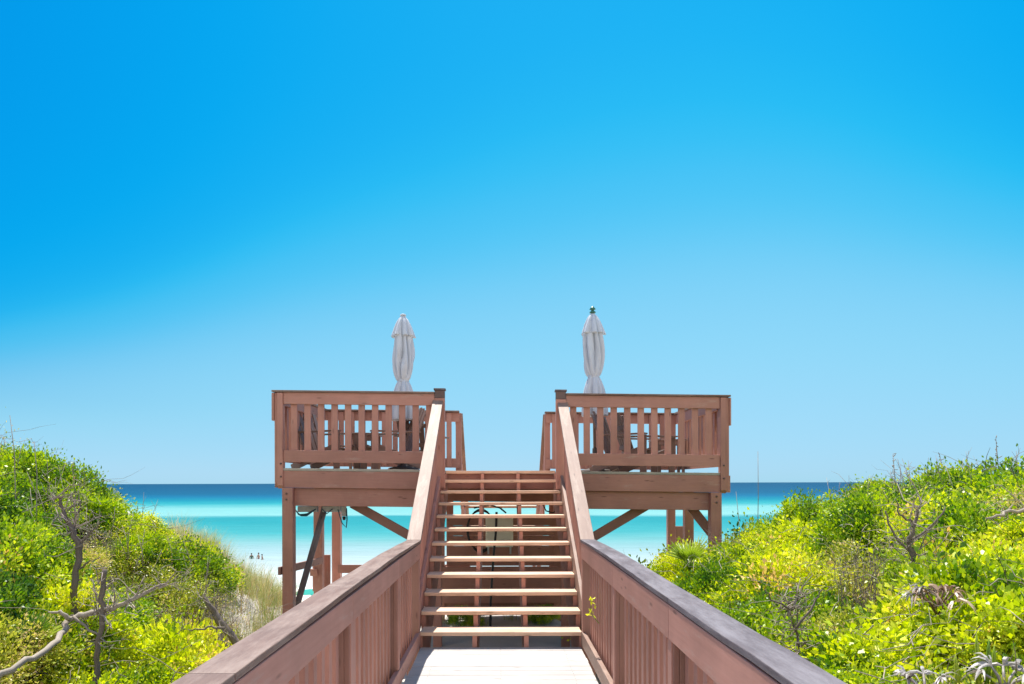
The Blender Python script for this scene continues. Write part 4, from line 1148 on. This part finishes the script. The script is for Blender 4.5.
hz=nt.nodes.new('ShaderNodeMapRange'); hz.interpolation_type='SMOOTHSTEP'; hz.inputs['From Min'].default_value=0; hz.inputs['From Max'].default_value=.11; nt.links.new(sp0.outputs['Z'],hz.inputs['Value'])
fx=nt.nodes.new('ShaderNodeMix'); fx.data_type='RGBA'; nt.links.new(hz.outputs[0],fx.inputs[0]); fx.inputs[6].default_value=(1/1.2,)*3+(1,); nt.links.new(rp.outputs[0],fx.inputs[7])
ml=nt.nodes.new('ShaderNodeVectorMath'); ml.operation='MULTIPLY'; nt.links.new(sky.outputs[0],ml.inputs[0]); nt.links.new(fx.outputs[2],ml.inputs[1])
nt.links.new(ml.outputs[0],sc1.inputs[0]); nt.links.new(sc1.outputs[0],cv.inputs['Color']); nt.links.new(cv.outputs[0],hs.inputs[0]); 
# unseen white cloud bank (north, behind the camera), added as warm fill on timber
tcw=nt.nodes.new('ShaderNodeTexCoord'); sx_=nt.nodes.new('ShaderNodeSeparateXYZ'); nt.links.new(tcw.outputs['Generated'],sx_.inputs[0])
mr=nt.nodes.new('ShaderNodeMapRange'); mr.interpolation_type='SMOOTHSTEP'; mr.inputs['From Min'].default_value=-.05; mr.inputs['From Max'].default_value=-.45
nt.links.new(sx_.outputs['Y'],mr.inputs['Value'])
nz=nt.nodes.new('ShaderNodeTexNoise'); nz.inputs['Scale'].default_value=3.2; nz.inputs['Detail'].default_value=6; nt.links.new(tcw.outputs['Generated'],nz.inputs['Vector'])
cr_=nt.nodes.new('ShaderNodeMapRange'); cr_.interpolation_type='SMOOTHSTEP'; cr_.inputs['From Min'].default_value=.40; cr_.inputs['From Max'].default_value=.56
nt.links.new(nz.outputs['Fac'],cr_.inputs['Value'])
mm=nt.nodes.new('ShaderNodeMath'); mm.operation='MULTIPLY'; nt.links.new(mr.outputs[0],mm.inputs[0]); nt.links.new(cr_.outputs[0],mm.inputs[1])
cm=nt.nodes.new('ShaderNodeMix'); cm.data_type='RGBA'; nt.links.new(mm.outputs[0],cm.inputs[0]); nt.links.new(hs.outputs[0],cm.inputs[6])
cb=1.4/.12/2**EXPO; cm.inputs[7].default_value=(cb,cb*.93,cb*.86,1); nt.links.new(cm.outputs[2],bg.inputs[0]); nt.links.new(bg.outputs[0],out.inputs[0])
sl=bpy.data.lights.new('sun','SUN'); sl.energy=3.6; sl.angle=math.radians(.53); sl.color=(1,.955,.88)
so=bpy.data.objects.new('sun',sl); C.objects.link(so); so.rotation_euler=(-sd).to_track_quat('-Z','Y').to_euler()
so.location=(0,0,20)
cam=bpy.data.cameras.new('camera'); cam.sensor_width=36; cam.lens=24.01; cam.clip_start=.05; cam.clip_end=120000
cam.shift_x=(512-CX)/1024; cam.shift_y=(HY-342)/1024
co_=bpy.data.objects.new('camera',cam); C.objects.link(co_); co_.location=(0,0,EYE)
co_.rotation_euler=(Matrix.Rotation(math.radians(90),3,'X')@Matrix.Rotation(math.radians(-.15),3,'Z')).to_euler()
S.camera=co_
S.render.engine='CYCLES'
S.view_settings.view_transform='Standard'; S.view_settings.look='None'; S.view_settings.exposure=EXPO; S.view_settings.gamma=1
S.cycles.max_bounces=8; S.cycles.transparent_max_bounces=8
S.render.resolution_x=1024; S.render.resolution_y=684
